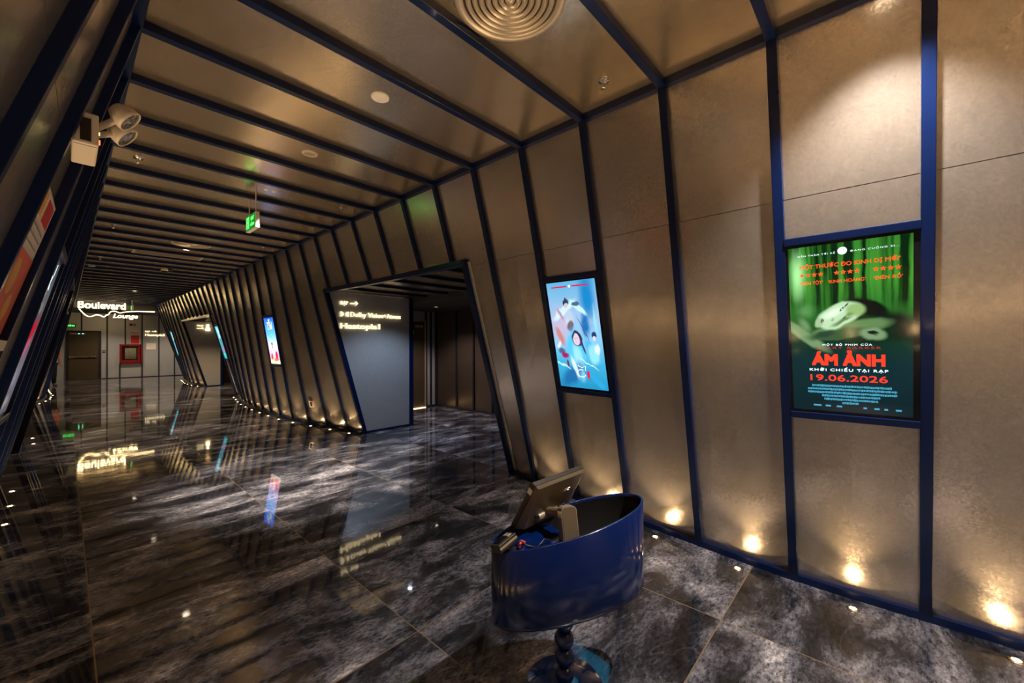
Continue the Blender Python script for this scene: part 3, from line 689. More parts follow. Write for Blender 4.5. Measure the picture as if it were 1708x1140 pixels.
L_('‘ĐIÊN TỘT’', .20, .775, .024, ORG, width=.105); L_('‘KINH HOÀNG’', .50, .775, .024, ORG, width=.155); L_('‘ĐIÊN RỒ’', .82, .775, .024, ORG, width=.110)
L_('MỘT BỘ PHIM CỦA', .49, .405, .014, WHT, width=.21, spacing=1.3, bold=.01)
L_('CURRY BARKER', .49, .385, .018, emat('dark_red_text', (.5, .012, .02), .5), width=.28, spacing=1.3)
L_('ÁM ẢNH', .49, .288, .084, RED, width=.305, bold=.045)
L_('KHỞI CHIẾU TẠI RẠP', .49, .250, .020, WHT, width=.335, spacing=1.2, bold=.02)
L_('19.06.2026', .49, .190, .050, RED, width=.33, bold=.008)
lines = ['A FILM PRESENTED WITH CAST AND CREW', 'PRODUCTION DESIGN MUSIC EDITING PHOTOGRAPHY BY', 'EXECUTIVE PRODUCERS CASTING COSTUME DESIGN BY', 'WRITTEN PRODUCED AND DIRECTED', 'SOUND MIX AND VISUAL EFFECTS', 'RATING']
rnd = random.Random(3)
mb = MB()
for i, wd in enumerate((.34, .38, .38, .25, .23, .07)):      # the credit block reads only as rows of little cyan strokes
    x = -wd / 2; yb = at(.5, .166 - i * .0205)[1]
    while x < wd / 2:
        b = rnd.uniform(.002, .0075); mb.box((x, yb - rnd.choice((.012, .013, .014)), .0092), (min(x + b, wd / 2), yb - rnd.choice((.001, .002, .003)), .010)); x += b + .0014
mb.build('credit_block', CYA, t)
for x, wd in ((-.165, .045), (-.11, .03), (-.06, .03), (.055, .018), (.10, .026), (.14, .018), (.185, .028)): MB().box((x, at(0, .028)[1], .0092), (x + wd * .8, at(0, .038)[1], .010)).build('logo_mark', CYA, t)

CY = (.10, .55, .95); PL = (.45, .70, .95)
pic2 = picture('blue_fantasy_picture', [(0, (.02, .30, .55)), (.25, (.05, .45, .75)), (.45, (.25, .60, .90)), (.7, (.35, .55, .80)), (1, (.12, .45, .75))],
    [(.80, .85, .22, .35, 0, .8, (.01, .25, .60)), (.70, .60, .12, .16, 0, .7, (.005, .16, .50)), (.20, .60, .35, .22, 20, .8, (.55, .50, .70)), (.15, .50, .16, .07, -40, .6, (.60, .25, .22)),
     (.30, .74, .34, .05, 18, .5, (.65, .85, .98)), (.60, .76, .22, .04, -24, .5, (.55, .90, .95)), (.40, .66, .13, .10, 0, .5, (.50, .62, .80)), (.40, .60, .10, .055, 10, .4, (.16, .12, .18)),
     (.36, .815, .065, .038, 0, .25, (.03, .05, .09)), (.36, .85, .022, .018, 0, .3, (.03, .05, .09)), (.36, .79, .042, .028, 0, .3, (.62, .55, .66)), (.56, .795, .11, .022, 0, .4, (.06, .16, .20)),
     (.45, .33, .21, .28, 14, .35, (.10, .60, .92)), (.48, .26, .12, .24, 20, .6, (.35, .80, 1.0)), (.78, .36, .22, .07, -35, .5, (.10, .50, .85)), (.30, .12, .4, .12, 20, .7, (.015, .16, .42)),
     (.495, .475, .125, .078, -12, .25, (.03, .02, .07)), (.485, .465, .085, .055, -12, .25, (.75, .62, .78)), (.455, .480, .016, .003, -10, .5, (.12, .08, .16)), (.515, .474, .016, .003, -10, .5, (.12, .08, .16)), (.480, .447, .012, .003, -10, .5, (.6, .22, .28)), (.60, .40, .03, .10, 30, .6, (.05, .04, .12)), (.38, .20, .05, .16, 30, .7, (.7, .9, 1)), (.62, .14, .04, .14, 60, .7, (.02, .2, .5)), (.22, .70, .03, .12, 50, .6, (.5, .3, .45)), (.90, .62, .04, .2, 0, .8, (.3, .75, 1)),
     (.84, .50, .06, .04, 0, .3, (.02, .05, .16)), (.84, .475, .04, .028, 0, .3, (.75, .70, .80)), (.80, .33, .13, .12, 0, .5, (.30, .80, .88)), (.88, .38, .07, .06, 0, .5, (.8, .92, .95)),
     (.14, .36, .10, .04, 0, .5, (.10, .12, .25)), (.20, .32, .10, .04, 0, .5, (.35, .02, .12)), (.24, .24, .035, .05, 20, .4, (.25, .01, .08)), (.10, .42, .07, .03, 30, .6, (.8, .85, .9)), (.12, .22, .2, .015, -12, .4, (.45, .9, 1.0)),
     (.75, .10, .28, .05, -25, .5, (.03, .40, .75)), (.65, .56, .19, .006, -52, .3, (.04, .05, .12)), (.68, .24, .22, .008, -16, .4, (.7, .95, 1))],
    .42, noise=.07)
t, at = screen(wr, 2, 1, pic2, 'portrait screen with a bright icy blue fantasy film poster')
for u in (.27, .70): MB().box((-.085, -.006, 0), (.085, .006, .001)).build('title_band', emat('crimson_band', (.30, .01, .04), .9), t).location = at(u, .955)
L_('HOẠT HÌNH', .27, .949, .012, WHT, width=.14); L_('RA MẮT HÈ', .70, .949, .012, WHT, width=.14)
MB().poly([(.012 * math.cos(i), .010 * math.sin(i)) for i in [2*PI*j/16 for j in range(16)]], .001).build('emblem', WHT, t).location = at(.485, .955)
mb = MB(); mb.tube([at(.50 + .09 * math.cos(a), .145 + .035 * math.sin(a)) for a in [i * .28 for i in range(4, 22)]], .003, 6); mb.tube([at(.44, .22), at(.52, .20), at(.60, .215), at(.58, .17)], .0025, 6); mb.build('title_swirl', WHT, t)
MB().box((-.013, -.032, 0), (.013, .032, .001)).build('seal_mark', emat('seal_red', (.35, .01, .03), .9), t).location = at(.64, .135)

pic3 = picture('blue_pink_picture', [(0, (.55, .50, .20)), (.05, (.45, .50, .55)), (.10, (.70, .25, .15)), (.2, (.55, .25, .40)), (.4, (.40, .42, .75)), (.65, (.08, .30, .85)), (1, (.01, .06, .55))],
    [(.5, .60, .20, .07, 0, .9, (.05, .50, .65)), (.45, .25, .12, .18, 0, .7, (.75, .65, .85)), (.22, .16, .13, .07, 20, .4, (.60, .02, .05)), (.72, .18, .15, .12, 20, .4, (.65, .01, .04)), (.55, .09, .42, .035, 0, .5, (.75, .08, .05)),
     (.42, .44, .085, .035, 0, .3, (.05, .02, .05)), (.42, .37, .04, .06, 0, .5, (.12, .02, .06)), (.35, .09, .12, .02, 0, .4, (.9, .6, .1)), (.45, .30, .03, .09, 0, .5, (.8, .3, .4))], 1.0, noise=.03)
t, at = screen(wr, 14, 1, pic3, 'portrait screen with a blue and pink poster, red shapes at its bottom')
L_('-nhớ', .5, .935, .05, WHT, bold=.02); L_('YÊU', .5, .83, .11, WHT, bold=.02, width=.26); L_('LỠ', .52, .75, .10, WHT, bold=.02, width=.24)
pic4 = picture('teal_picture', [(0, (.03, .25, .26)), (.4, (.06, .20, .24)), (1, (.12, .38, .45))],
    [(.5, .85, .35, .12, 0, .8, (.30, .60, .68)), (.45, .55, .30, .12, 20, .8, (.03, .12, .16)), (.55, .28, .32, .06, 0, .4, (.55, .04, .30)), (.4, .12, .35, .08, 0, .7, (.04, .40, .40)), (.5, .7, .2, .08, 0, .6, (.5, .6, .6))], .8, noise=.1)
screen(wr, 22, 1, pic4, 'portrait screen with a teal and magenta poster, this side of the far opening')
screen(wr, 34, 1, pic4, 'portrait screen with a teal and magenta poster beyond the far opening')
pic5 = picture('grey_red_picture', [(0, (.10, .10, .13)), (.3, (.16, .15, .18)), (.55, (.14, .05, .07)), (.8, (.10, .12, .14)), (1, (.05, .05, .06))],
    [(.5, .50, .45, .09, 10, .5, (.50, .01, .03)), (.5, .40, .4, .07, 10, .6, (.40, .10, .18)), (.5, .22, .4, .10, 0, .8, (.22, .21, .26)), (.5, .68, .4, .05, 0, .8, (.16, .20, .17)), (.5, .07, .4, .05, 0, .8, (.30, .26, .22))], .4, noise=.12)
t, at = screen(wl, 5, -1, pic5, 'tall portrait screen seen edge-on on the left wall, grey with a red patch')
L_('K', .5, .80, .12, WHT, bold=.03); L_('9', .38, .90, .10, WHT, bold=.03); L_('/', .62, .90, .10, WHT, bold=.03)  # glowing glyphs stand in for bright text mirrored in the screen
# framed orange poster on the left wall
fx = wall_frame(wl, ky(3.5), 1.56, -1)
t = empty('framed_poster', fx, 'orange and white framed notice seen edge-on high on the near left wall', 'poster')
MB().box((-.275, -.045, -.02), (.275, 0, .03)).build('frame_rail', M['cream'], t)
MB().box((-.262, 0, -.02), (.262, .62, .004)).build('backing', M['paper'], t)
ob = mat('orange_print', (.75, .12, .015), .5); yb = mat('yellow_print', (.85, .40, .04), .5)
MB().box((-.255, .01, .004), (.255, .36, .006)).build('orange_field', ob, t)
MB().lathe([(.0, .001), (.075, 0)], n=24, c=(-.05, .25, .0062)).build('yellow_spot', yb, t); MB().lathe([(.0, .001), (.06, 0)], n=24, c=(.08, .13, .0062)).build('yellow_spot', yb, t); MB().box((-.2, .50, .004), (-.05, .60, .006)).build('yellow_block', yb, t)
MB().box((.02, .50, .004), (.22, .60, .006)).build('red_block', M['redpaint'], t)
mb = MB()
for r in range(3):
    x = -.2
    while x < .2: mb.box((x, .392 + r * .035, .004), (x + .02, .402 + r * .035, .0055)); x += .03
tag(mb.build('print_rows', M['grille'], t), kind='stuff')

# ------------------------------------------------------------------ lettered signs
t = empty('lettered_wall_sign', (3.05, YP - .012, 2.0), 'three rows of glowing letters with an arrow on the grey panel of the first opening', 'sign', None)
RX = (PI / 2, 0, 0)
def row(t, body, x, z, size, m=M['letter'], **kw): return letters('letters', body, size, m, t, (x, -.012, z), RX, align='LEFT', depth=.022, **kw)
def arrow(t, x, z, L, w, m):
    mb = MB(); mb.box((x, -.022, z - w), (x + L, -.002, z + w))
    for s in (-1, 1): mb.bar((x + L, -.012, z), (x + L - L * .28, -.012, z + s * L * .26), (0, .01, 0), (w * .8, 0, w * .8))
    return mb.build('arrow', m, t)
row(t, 'RẠP', .0, .187, .085, bold=.0, width=.12); arrow(t, .165, .215, .125, .009, M['letter'])
# the double-D mark: two facing half rounds
mb = MB()
for s, cx in ((1, .0), (-1, .13)):
    pts = [(0, -.042)] + [(.048 * math.cos(a), .042 * math.sin(a)) for a in [(-PI/2 + PI * i / 12) for i in range(13)]] + [(0, .042)]
    Mx = Matrix(((s, 0, 0, cx), (0, 0, -1, -.002), (0, 1, 0, .03), (0, 0, 0, 1))); mb.poly(pts, .02, Mx)
mb.build('double_d_mark', M['letter'], t)
row(t, 'Dolby Vision', .165, -.005, .112, bold=.0, width=.60); row(t, '+', .775, .0, .10, width=.05); row(t, 'Atmos', .835, -.005, .112, bold=.0, width=.285)
row(t, 'Haatopia1', .0, -.205, .125, bold=.018, width=.70)
t = empty('lettered_wall_sign', (2.60, YFAR - .02, 2.0), 'small glowing hall sign with an arrow on the far wall above the white notice', 'sign')
row(t, 'RẠP', .0, .155, .09, bold=.02, width=.17); arrow(t, .24, .185, .16, .012, M['letter']); row(t, 'Haatopia2', .0, -.03, .15, bold=.015, width=.72)
t = empty('lettered_wall_sign', (3.22, 18.40 - .012, 2.1), 'glowing restroom sign with arrow and figure inside the far opening on the right', 'sign')
row(t, 'TOILET', .0, .105, .075, bold=.01, width=.20); arrow(t, .0, .03, .20, .010, M['letter'])
mb = MB(); Mx = Matrix(((1, 0, 0, .33), (0, 0, -1, -.002), (0, 1, 0, .07), (0, 0, 0, 1)))
mb.poly([(-.065, -.11), (.065, -.11), (.065, -.09), (.02, .03), (-.02, .03), (-.065, -.09)], .02, Mx); mb.poly([(.03 * math.cos(2*PI*i/14), .075 + .035 * math.sin(2*PI*i/14)) for i in range(14)], .02, Mx)
mb.build('restroom_figure', M['neon'], t)

# neon sign across the corridor end
t = empty('neon_lounge_sign', (0, YB - .18, 0), 'glowing warm neon lounge lettering with a wavy line under the corridor end', 'sign')
letters('letters', 'Boulevard', .385, M['neon'], t, (.985, 0, 2.955), RX, depth=.05, bold=.012, width=1.30)
letters('letters', 'Lounge', .235, M['neon'], t, (1.64, 0, 2.615), RX, depth=.03, bold=.006, shear=.28, width=.72)
def npx(u, v): return (u, 0, v)
wave = [(.355, 2.92), (.455, 2.77), (.57, 2.65), (.686, 2.64), (.78, 2.69), (.832, 2.715), (.918, 2.69), (1.0, 2.642), (1.05, 2.65), (1.094, 2.715), (1.15, 2.73), (1.2, 2.83), (1.27, 2.87), (1.355, 2.865), (1.47, 2.815), (1.58, 2.845), (1.70, 2.872), (1.99, 2.90), (2.25, 2.908), (2.52, 2.912)]
f = crom(wave)
MB().tube([(x, 0, f(x)) for x in [.355 + i * (2.165 / 70) for i in range(71)]], .014, 8).build('neon_line', M['neon'], t)
mb = MB()
for x in (.45, 1.0, 1.5, 2.3): mb.cyl((x, .03, 2.93), (x, .03, CE), .006, n=8)
mb.box((.33, .02, 2.93), (1.66, .035, 2.96)); mb.build('hanging_frame', M['navy_dark'], t)

# ------------------------------------------------------------------ things on the far wall
t = empty('fire_hose_cabinet', (1.705, YFAR - .125, .665), 'red fire hose cabinet with a glazed front on the far wall', 'fire cabinet')
mb = MB(); W_, H_ = .77, .90
for a, b in (((0, 0, 0), (W_, .12, .04)), ((0, 0, H_ - .04), (W_, .12, H_)), ((0, 0, 0), (.04, .12, H_)), ((W_ - .04, 0, 0), (W_, .12, H_)), ((0, .10, 0), (W_, .12, H_))): mb.box(a, b)
mb.build('box', M['red'], t)
mb = MB()
for a, b in (((.03, -.02, .03), (W_ - .08, 0, .17)), ((.03, -.02, .83), (W_ - .08, 0, .87)), ((.03, -.02, .17), (.07, 0, .83)), ((.65, -.02, .17), (W_ - .08, 0, .83))): mb.box(a, b)
mb.build('door', M['red'], t)
mb = MB(); mb.box((.07, -.012, .17), (.65, -.008, .83)); mb.build('door_pane', M['glass'], t)
mb = MB()
for i in range(9): mb.tube([(.20 + i * .042, .03, .22), (.19 + i * .042 + .01, .02, .46), (.20 + i * .042, .03, .72)], .019, 8)
mb.build('hose', M['hose'], t)
t = empty('notice_board', (2.235, YFAR - .012, 1.93), 'red and white fire instruction board above the red hose cabinet', 'notice')
MB().box((-.165, -.004, -.34), (.165, .004, .34)).build('board', M['paper'], t); MB().box((-.15, -.007, -.33), (.15, -.004, .06)).build('red_field', M['redpaint'], t)
letters('lettering', 'PCCC', .11, M['redpaint'], t, (0, -.006, .13), RX, bold=.02, depth=.003)
t = empty('small_notice', (2.14, YFAR - .012, 2.49), 'small pale sign with two dark pictograms under the neon lettering', 'notice')
MB().box((-.155, -.004, -.11), (.155, .004, .11)).build('board', M['grille'], t)
mb = MB(); mb.cyl((-.04, -.006, 0), (-.04, -.004, 0), .06, n=18); mb.build('black_pictogram', M['black'], t); mb = MB(); mb.cyl((.08, -.006, .0), (.08, -.004, .0), .05, n=18); mb.build('red_pictogram', M['redpaint'], t)
t = MB().box((2.64, YFAR - .008, 1.32), (2.99, YFAR - .001, 1.62)).build('paper_notice', M['paper']); tag(t, 'plain white paper notice on the far wall under the small hall sign', 'notice')
t = empty('wall_switch', (1.19, YFAR - .012, 1.24), 'small dark double switch on the far wall right of the exit door', 'switch')
MB().box((-.05, -.006, -.06), (.05, .006, .06)).build('plate', M['black'], t)
mb = MB(); mb.box((-.035, -.012, -.03), (-.005, -.006, .03)); mb.box((.005, -.012, -.03), (.035, -.006, .03)); mb.build('rocker', M['grille'], t)
# socket on the right wall
t = empty('wall_socket', wall_frame(wr, 8.02, .34, 1), 'small framed wall socket low on the right wall left of the first opening', 'socket')
mb = MB()
for a, b in (((-.06, 0, -.012), (-.045, .12, .012)), ((.045, 0, -.012), (.06, .12, .012)), ((-.045, 0, -.012), (.045, .012, .012)), ((-.045, .108, -.012), (.045, .12, .012))): mb.box(a, b)
mb.build('frame', M['cream'], t); MB().box((-.045, .012, -.012), (.045, .108, .004)).build('socket_face', M['black'], t)

# ------------------------------------------------------------------ emergency lamp on the left wall
t = empty('emergency_light', (.050, 2.44, 2.32), 'white emergency lamp box with two round spot heads high on the near left wall', 'emergency light')
MB().box((-.034, -.14, 0), (.040, .14, .125)).build('case', M['cream'], t, bevel=.006)
MB().box((-.012, -.143, .012), (.018, -.140, .10)).build('side_label', M['bronze_dark'], t)
MB().box((-.028, -.125, -.003), (.034, .125, 0)).build('bottom_cover', M['cream'], t)
mb = MB(); mb.cyl((.040, -.10, .03), (.045, -.10, .03), .010, n=12); mb.build('red_button', M['red_led'], t)
mb = MB(); mb.cyl((.040, -.10, .065), (.044, -.10, .065), .006, n=10); mb.build('yellow_lamp', M['yellow_led'], t)
for i, (y, z, dx) in enumerate(((-.02, .20, .12), (.10, .17, .12))):
    c = Vector((dx, y, z)); dr = Vector((.62, -.15, -.55)).normalized()
    Mx = Matrix.Translation(c) @ dr.to_track_quat('Z', 'Y').to_matrix().to_4x4()
    h = MB().lathe([(.0, -.045), (.028, -.040), (.044, -.015), (.050, .012), (.050, .030), (.046, .030), (.040, .008), (.0, -.01)], n=24, M=Mx).build('lamp_head', M['cream'], t)
    MB().lathe([(.046, .028), (.0, .032)], n=24, M=Mx).build('lamp_glass', M['glass'], h)
    MB().lathe([(.036, .012), (.018, -.002), (.0, -.004)], n=20, M=Mx).build('reflector', M['chrome'], h)
    MB().cyl((.03, y * .6, .11), c, .013, n=10).build('neck', M['cream'], t)

# ------------------------------------------------------------------ host stand with the till
Fh = Vector((_F.x, _F.y, 0)).normalized(); Rh = Vector((_R.x, _R.y, 0)).normalized()
SC = Vector((1.352, 1.232, 0)) * 1 + Vector((.155, -.168, 0))     # column foot
PLh = Vector((1.164, 1.172, 0)); PRh = Vector((1.859, .870, 0)); MID = (PLh + PRh) / 2
ax = (PRh - PLh).normalized(); ay = Vector((-ax.y, ax.x, 0))
t = empty('host_stand', SC, 'glossy blue oval host stand on a stacked ball column, carrying the till', 'host stand')
MB().lathe([(.0, .0), (.168, .0), (.172, .004), (.168, .010), (.05, .016), (.0, .018)], n=64).build('base_plate', M['blue_base'], t)
prof = [(.02, .016)]
z = .016
for i in range(5):
    r = .044; zc = .016 + .040 + i * .077
    for j in range(9):
        a = -1.15 + 2.3 * j / 8; prof.append((r * math.cos(a), zc + r * math.sin(a)))
prof.append((.02, .40))
MB().lathe(prof, n=32).build('ball_column', M['blue_gloss'], t)
A_, B_ = .380, .150; ZB = .395; dm = MID - SC
def zr(u): return .7545 + .0445 * u      # rim height along the long axis, u in -1..1
def ell(r, n=72, k=2.0):
    for i in range(n):
        a = 2 * PI * i / n; yield a, r
def shell_pt(a, off, z): p = dm + ax * ((A_ - off) * math.cos(a)) + ay * ((B_ - off) * math.sin(a)); return (p.x, p.y, z)
n = 96; vs = []; fs = []
rings = [lambda a: shell_pt(a, .03, ZB), lambda a: shell_pt(a, .004, ZB + .004), lambda a: shell_pt(a, 0, ZB + .02), lambda a: shell_pt(a, 0, zr(math.cos(a)) - .002), lambda a: shell_pt(a, .003, zr(math.cos(a))),
         lambda a: shell_pt(a, .009, zr(math.cos(a))), lambda a: shell_pt(a, .011, zr(math.cos(a)) - .003), lambda a: shell_pt(a, .011, ZB + .012)]
for g in rings:
    for i in range(n): vs.append(g(2 * PI * i / n))
for j in range(len(rings) - 1):
    for i in range(n): fs.append((j*n+i, j*n+(i+1)%n, (j+1)*n+(i+1)%n, (j+1)*n+i))
mb = MB(); mb.add(vs, fs, True); mb.add([vs[i] for i in range(n)], [tuple(range(n-1,-1,-1))]); mb.add([vs[7*n+i] for i in range(n)], [tuple(range(n))])
mb.build('oval_shell', M['blue_gloss'], t)
vs = []; fs = []
for g in (lambda a: shell_pt(a, .0135, zr(math.cos(a)) - .012), lambda a: shell_pt(a, .0135, ZB + .016)):
    for i in range(n): vs.append(g(2 * PI * i / n))
for i in range(n): fs.append((i, n + i, n + (i+1) % n, (i+1) % n))
fs.append(tuple(range(2*n - 1, n - 1, -1)))
mb = MB(); mb.add(vs, fs, True); mb.build('dark_hollow_sheet', M['black'], t)  # black sheet added inside the shell; the hollow's darkness is in its colour
vs = []
m_ = 40
arc = [2 * PI * (.25 + .02) + (2 * PI * (.5 - .04)) * i / m_ for i in range(m_ + 1)]
top = [shell_pt(a, .0125, .694) for a in arc]; bot = [shell_pt(a, .0125, .682) for a in arc]; q = len(top)
mb = MB(); mb.add(top + bot, [tuple(range(q)), tuple(range(2*q-1, q-1, -1))] + [(i, i+q, (i+1)%q+q, (i+1)%q) for i in range(q)]); mb.build('desk_plate', M['blue_gloss'], t)
mb = MB(); p = dm; mb.cyl((p.x * .3, p.y * .3, .385), (p.x * .3, p.y * .3, .396), .06, n=24); mb.build('column_flange', M['blue_gloss'], t)

# till monitor
wd = (Rh * .71 + Fh * .70).normalized(); nn = (Rh * -.70 + Fh * .71).normalized()
TL = Fh * 1.70 + Rh * .098 + Vector((0, 0, .932)); dn = -(nn * .129 + Vector((0, 0, -.217))).normalized()
back = wd.cross(dn).normalized()
Mo = Matrix(((wd.x, dn.x, back.x, TL.x), (wd.y, dn.y, back.y, TL.y), (wd.z, dn.z, back.z, TL.z), (0, 0, 0, 1)))
t = empty('till_monitor', Mo, 'dark till monitor seen from behind, tilted on a metal loop foot in the blue stand', 'monitor')
W_, H_ = .347, .255
MB().box((0, -H_, -.028), (W_, 0, -.004)).build('screen_bezel', M['bronze_dark'], t, bevel=.004)
MB().box((.016, .016 - H_, -.030), (W_ - .016, -.016, -.028)).build('screen_glass', M['black_gloss'], t)
mb = MB(); mb.add([(0,-H_,-.004),(W_,-H_,-.004),(W_,0,-.004),(0,0,-.004),(.03,.02-H_,.030),(W_-.03,.02-H_,.030),(W_-.012,-.012,.008),(.012,-.012,.008)], [(0,3,2,1),(4,5,6,7),(0,1,5,4),(1,2,6,5),(2,3,7,6),(3,0,4,7)])
mb.build('rear_housing', M['bronze'], t, bevel=.004)
MB().box((-.0015, -.055, -.026), (.0, -.028, -.005)).build('edge_sticker', M['white'], t)
mb = MB(); mb.box((.07, -.182, .012), (W_ - .07, -.170, .0285)); mb.build('vent_slot', M['black'], t)
o = letters('maker_mark', 'FEC', .028, M['champagne'], t, (W_ - .115, -.085, .0178), (math.radians(5.6), 0, 0), depth=.002, bold=.01, shear=.2)
# loop foot: a rounded plate standing in the shell with a light metal edge
FT = Fh * 1.745 + Rh * .243
yaw = math.atan2(wd.y, wd.x)
def foot_outline(w_, h_, r):
    pts = [(-w_/2, 0), (w_/2, 0)]
    for i in range(9): a = i * PI / 16; pts.append((w_/2 - r + r * math.cos(a), h_ - r + r * math.sin(a)))
    for i in range(9): a = PI / 2 + i * PI / 16; pts.append((-w_/2 + r + r * math.cos(a), h_ - r + r * math.sin(a)))
    return pts
Mf = Mo.inverted() @ (Matrix.Translation(FT + Vector((0, 0, .694))) @ Matrix.Rotation(yaw - .45, 4, 'Z') @ Matrix.Rotation(math.radians(78), 4, 'X'))
MB().poly(foot_outline(.074, .135, .022), .040, Mf @ Matrix.Translation((0, 0, -.020))).build('foot_trim', M['champagne'], t)
MB().poly(foot_outline(.066, .131, .019), .0425, Mf @ Matrix.Translation((0, 0, -.021))).build('foot_plate', M['bronze'], t)
p1 = Mo.inverted() @ (FT + nn * .012 + Vector((0, 0, .80))); p2 = Vector((W_ * .42, -H_ * .70, .02))
mb = MB(); mb.cyl(p1, p2, .020, n=18); mb.build('hinge_arm', M['bronze'], t)
mb = MB(); mb.cyl((W_ * .24, -H_ * .72, .028), (W_ * .62, -H_ * .72, .028), .017, n=18); mb.build('hinge_barrel', M['champagne'], t)

# card reader at the tip of the stand
cr = Fh * 1.615 + Rh * -.035 + Vector((0, 0, .745))
Mx = Matrix.Translation(cr) @ Matrix.Rotation(math.atan2(ax.y, ax.x) + .35, 4, 'Z') @ Matrix.Rotation(math.radians(-14), 4, 'Y') @ Matrix.Rotation(math.radians(-18), 4, 'X')
t = empty('card_reader', Mx, 'small dark card reader box perched on the left tip of the blue stand', 'card reader')
MB().box((-.048, -.030, -.018), (.048, .030, .014)).build('body', M['bronze_dark'], t, bevel=.004)
MB().box((-.036, -.018, .014), (.010, .018, .0165)).build('glass_window', M['black_gloss'], t)
MB().box((-.046, -.032, -.006), (.046, -.030, .002)).build('front_lip', M['champagne'], t)
MB().box((.016, -.016, .014), (.036, .016, .017)).build('key_patch', M['grille'], t)
mb = MB(); mb.cyl((0, 0, -.018), (.03, 0, -.050), .012, n=12); mb.build('neck', M['black'], t)
sp0 = Fh * 1.66 + Rh * .0
t = MB().tube([sp0 + Vector((0, 0, .70)), sp0 + Rh * .03 + Vector((0, 0, .73)), sp0 + Rh * .055 + Fh * .02 + Vector((0, 0, .70)), sp0 + Rh * .10 + Vector((0, 0, .699)), sp0 + Rh * .13 + Fh * .03 + Vector((0, 0, .72)), sp0 + Rh * .16 + Fh * .06 + Vector((0, 0, .70))], .0035, 8).build('black_cable', M['black'])
tag(t, 'thin black cable lying on the blue desk plate beside the card reader', 'cable')
t = MB().tube([sp0 + Rh * .025 + Vector((0, 0, .699)), sp0 + Rh * .035 + Fh * .03 + Vector((0, 0, .712)), sp0 + Rh * .05 + Fh * .045 + Vector((0, 0, .700))], .006, 8).build('red_plug', M['redpaint'])
tag(t, 'small red plug on the desk plate under the monitor corner', 'plug')
pp = Fh * 1.645 + Rh * .105 + Vector((0, 0, .700))
t = MB().cyl(pp, pp + Rh * .055 + Fh * -.0 + Vector((0, 0, .002)), .004, n=10).build('dark_pen', M['bronze_dark']); tag(t, 'short dark pen lying on the blue desk plate', 'pen')

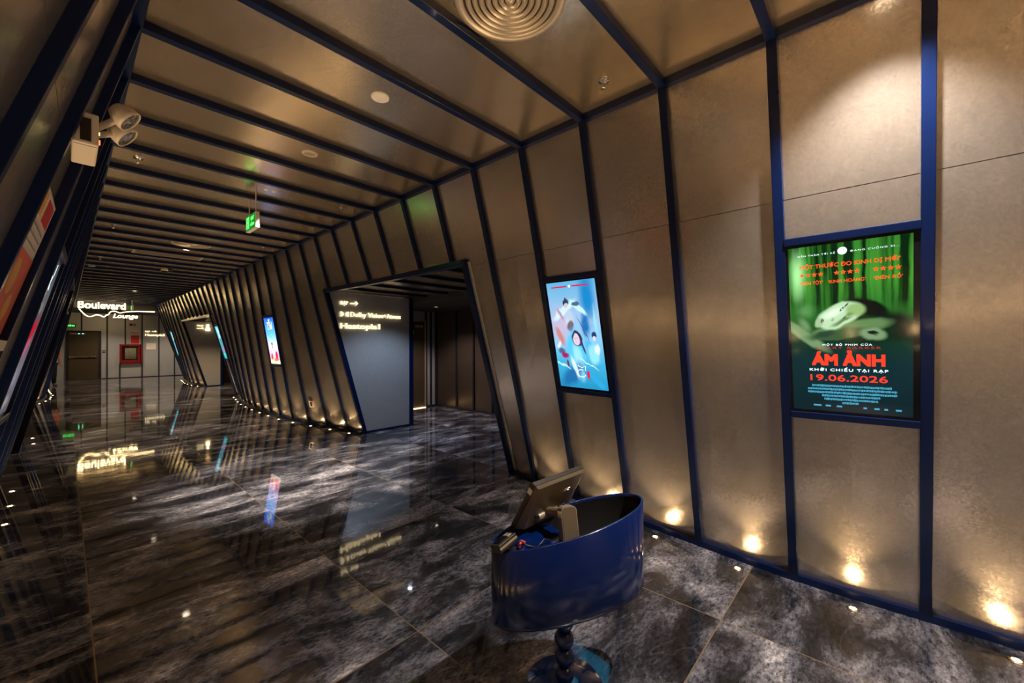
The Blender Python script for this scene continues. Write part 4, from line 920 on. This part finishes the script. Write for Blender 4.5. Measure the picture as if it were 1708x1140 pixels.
# ------------------------------------------------------------------ person beyond the left wall end
def person(P, rot):
    t = empty('person', P, 'person in orange vest, white shirt and black trousers, half hidden at the left wall end', 'person'); t.rotation_euler = (0, 0, rot)
    def skin(name, joints, edges, m, root=0, parent=t, sub=2):
        me = bpy.data.meshes.new(name); me.from_pydata([j[:3] for j in joints], edges, [])
        o = bpy.data.objects.new(name, me); C.objects.link(o); o.parent = parent; me.materials.append(m)
        s = o.modifiers.new('skin', 'SKIN'); s.use_smooth_shade = True
        for i, j in enumerate(joints):
            sv = me.skin_vertices[0].data[i]; sv.radius = (j[3], j[4] if len(j) > 4 else j[3]); sv.use_root = (i == root)
        u = o.modifiers.new('sub', 'SUBSURF'); u.levels = sub; u.render_levels = sub
        return o
    J = [(0, 0, .93, .14, .10), (0, 0, 1.12, .13, .09), (0, 0, 1.32, .16, .10), (0, 0, 1.42, .10, .07), (0, -.01, 1.49, .05), (0, -.02, 1.56, .07, .085), (0, -.02, 1.66, .065, .085), (0, -.01, 1.71, .035),
         (-.17, 0, 1.38, .055), (-.23, .0, 1.12, .042), (-.22, -.08, .90, .033), (-.21, -.11, .83, .03),
         (.17, 0, 1.38, .055), (.23, .0, 1.12, .042), (.22, -.08, .90, .033), (.21, -.11, .83, .03),
         (-.09, 0, .86, .085), (-.10, -.01, .48, .058), (-.10, .02, .10, .042), (.09, 0, .86, .085), (.10, -.01, .48, .058), (.10, .02, .10, .042)]
    Ed = [(0,1),(1,2),(2,3),(3,4),(4,5),(5,6),(6,7),(2,8),(8,9),(9,10),(10,11),(2,12),(12,13),(13,14),(14,15),(0,16),(16,17),(17,18),(0,19),(19,20),(20,21)]
    body = skin('body', J, Ed, M['skin'])
    skin('vest', [(0, 0, .90, .155, .115), (0, 0, 1.12, .15, .11), (0, 0, 1.32, .18, .12), (0, 0, 1.41, .12, .09), (-.19, 0, 1.36, .072), (.19, 0, 1.36, .072), (-.235, 0, 1.15, .062), (.235, 0, 1.15, .062)], [(0,1),(1,2),(2,3),(2,4),(2,5),(4,6),(5,7)], M['orange_cloth'])
    skin('shirt_tail', [(0, 0, .92, .16, .12), (0, 0, .74, .165, .125)], [(0,1)], M['white_cloth'])
    skin('trousers', [(0, 0, .88, .15, .11), (-.09, 0, .80, .10), (-.10, -.01, .46, .075), (-.10, .02, .07, .06), (.09, 0, .80, .10), (.10, -.01, .46, .075), (.10, .02, .07, .06)], [(0,1),(1,2),(2,3),(0,4),(4,5),(5,6)], M['dark_cloth'])
    skin('hair', [(0, .03, 1.58, .07, .05), (0, .01, 1.69, .078, .085), (0, -.02, 1.74, .05)], [(0,1),(1,2)], M['hair'])
    for s in (-1, 1):
        skin('shoe', [(s*.10, .05, .04, .045, .035), (s*.10, -.05, .035, .045, .03), (s*.10, -.15, .03, .035, .022)], [(0,1),(1,2)], M['black'])
        for i in range(4): skin('finger', [(s*.21 + (i-1.5)*.014, -.12, .82, .009), (s*.21 + (i-1.5)*.015, -.135, .77, .008), (s*.21 + (i-1.5)*.015, -.125, .73 + abs(i-1.3)*.006, .007)], [(0,1),(1,2)], M['skin'], parent=body, sub=1)
        skin('finger', [(s*.19, -.13, .82, .010), (s*.17, -.15, .79, .009), (s*.17, -.155, .765, .008)], [(0,1),(1,2)], M['skin'], parent=body, sub=1)
        MB().lathe([(.0, -.008), (.010, 0), (.0, .008)], n=10, c=(s*.03, -.10, 1.645)).build('eye', M['white'], body)
        skin('ear', [(s*.075, .0, 1.65, .012, .018), (s*.080, .0, 1.61, .010, .014)], [(0,1)], M['skin'], parent=body, sub=1)
    skin('nose', [(0, -.10, 1.64, .009), (0, -.12, 1.605, .014)], [(0,1)], M['skin'], parent=body, sub=1)
    MB().box((-.025, -.108, 1.565), (.025, -.100, 1.575)).build('mouth', M['redpaint'], body)
person((-.36, 23.0, 0), .5)
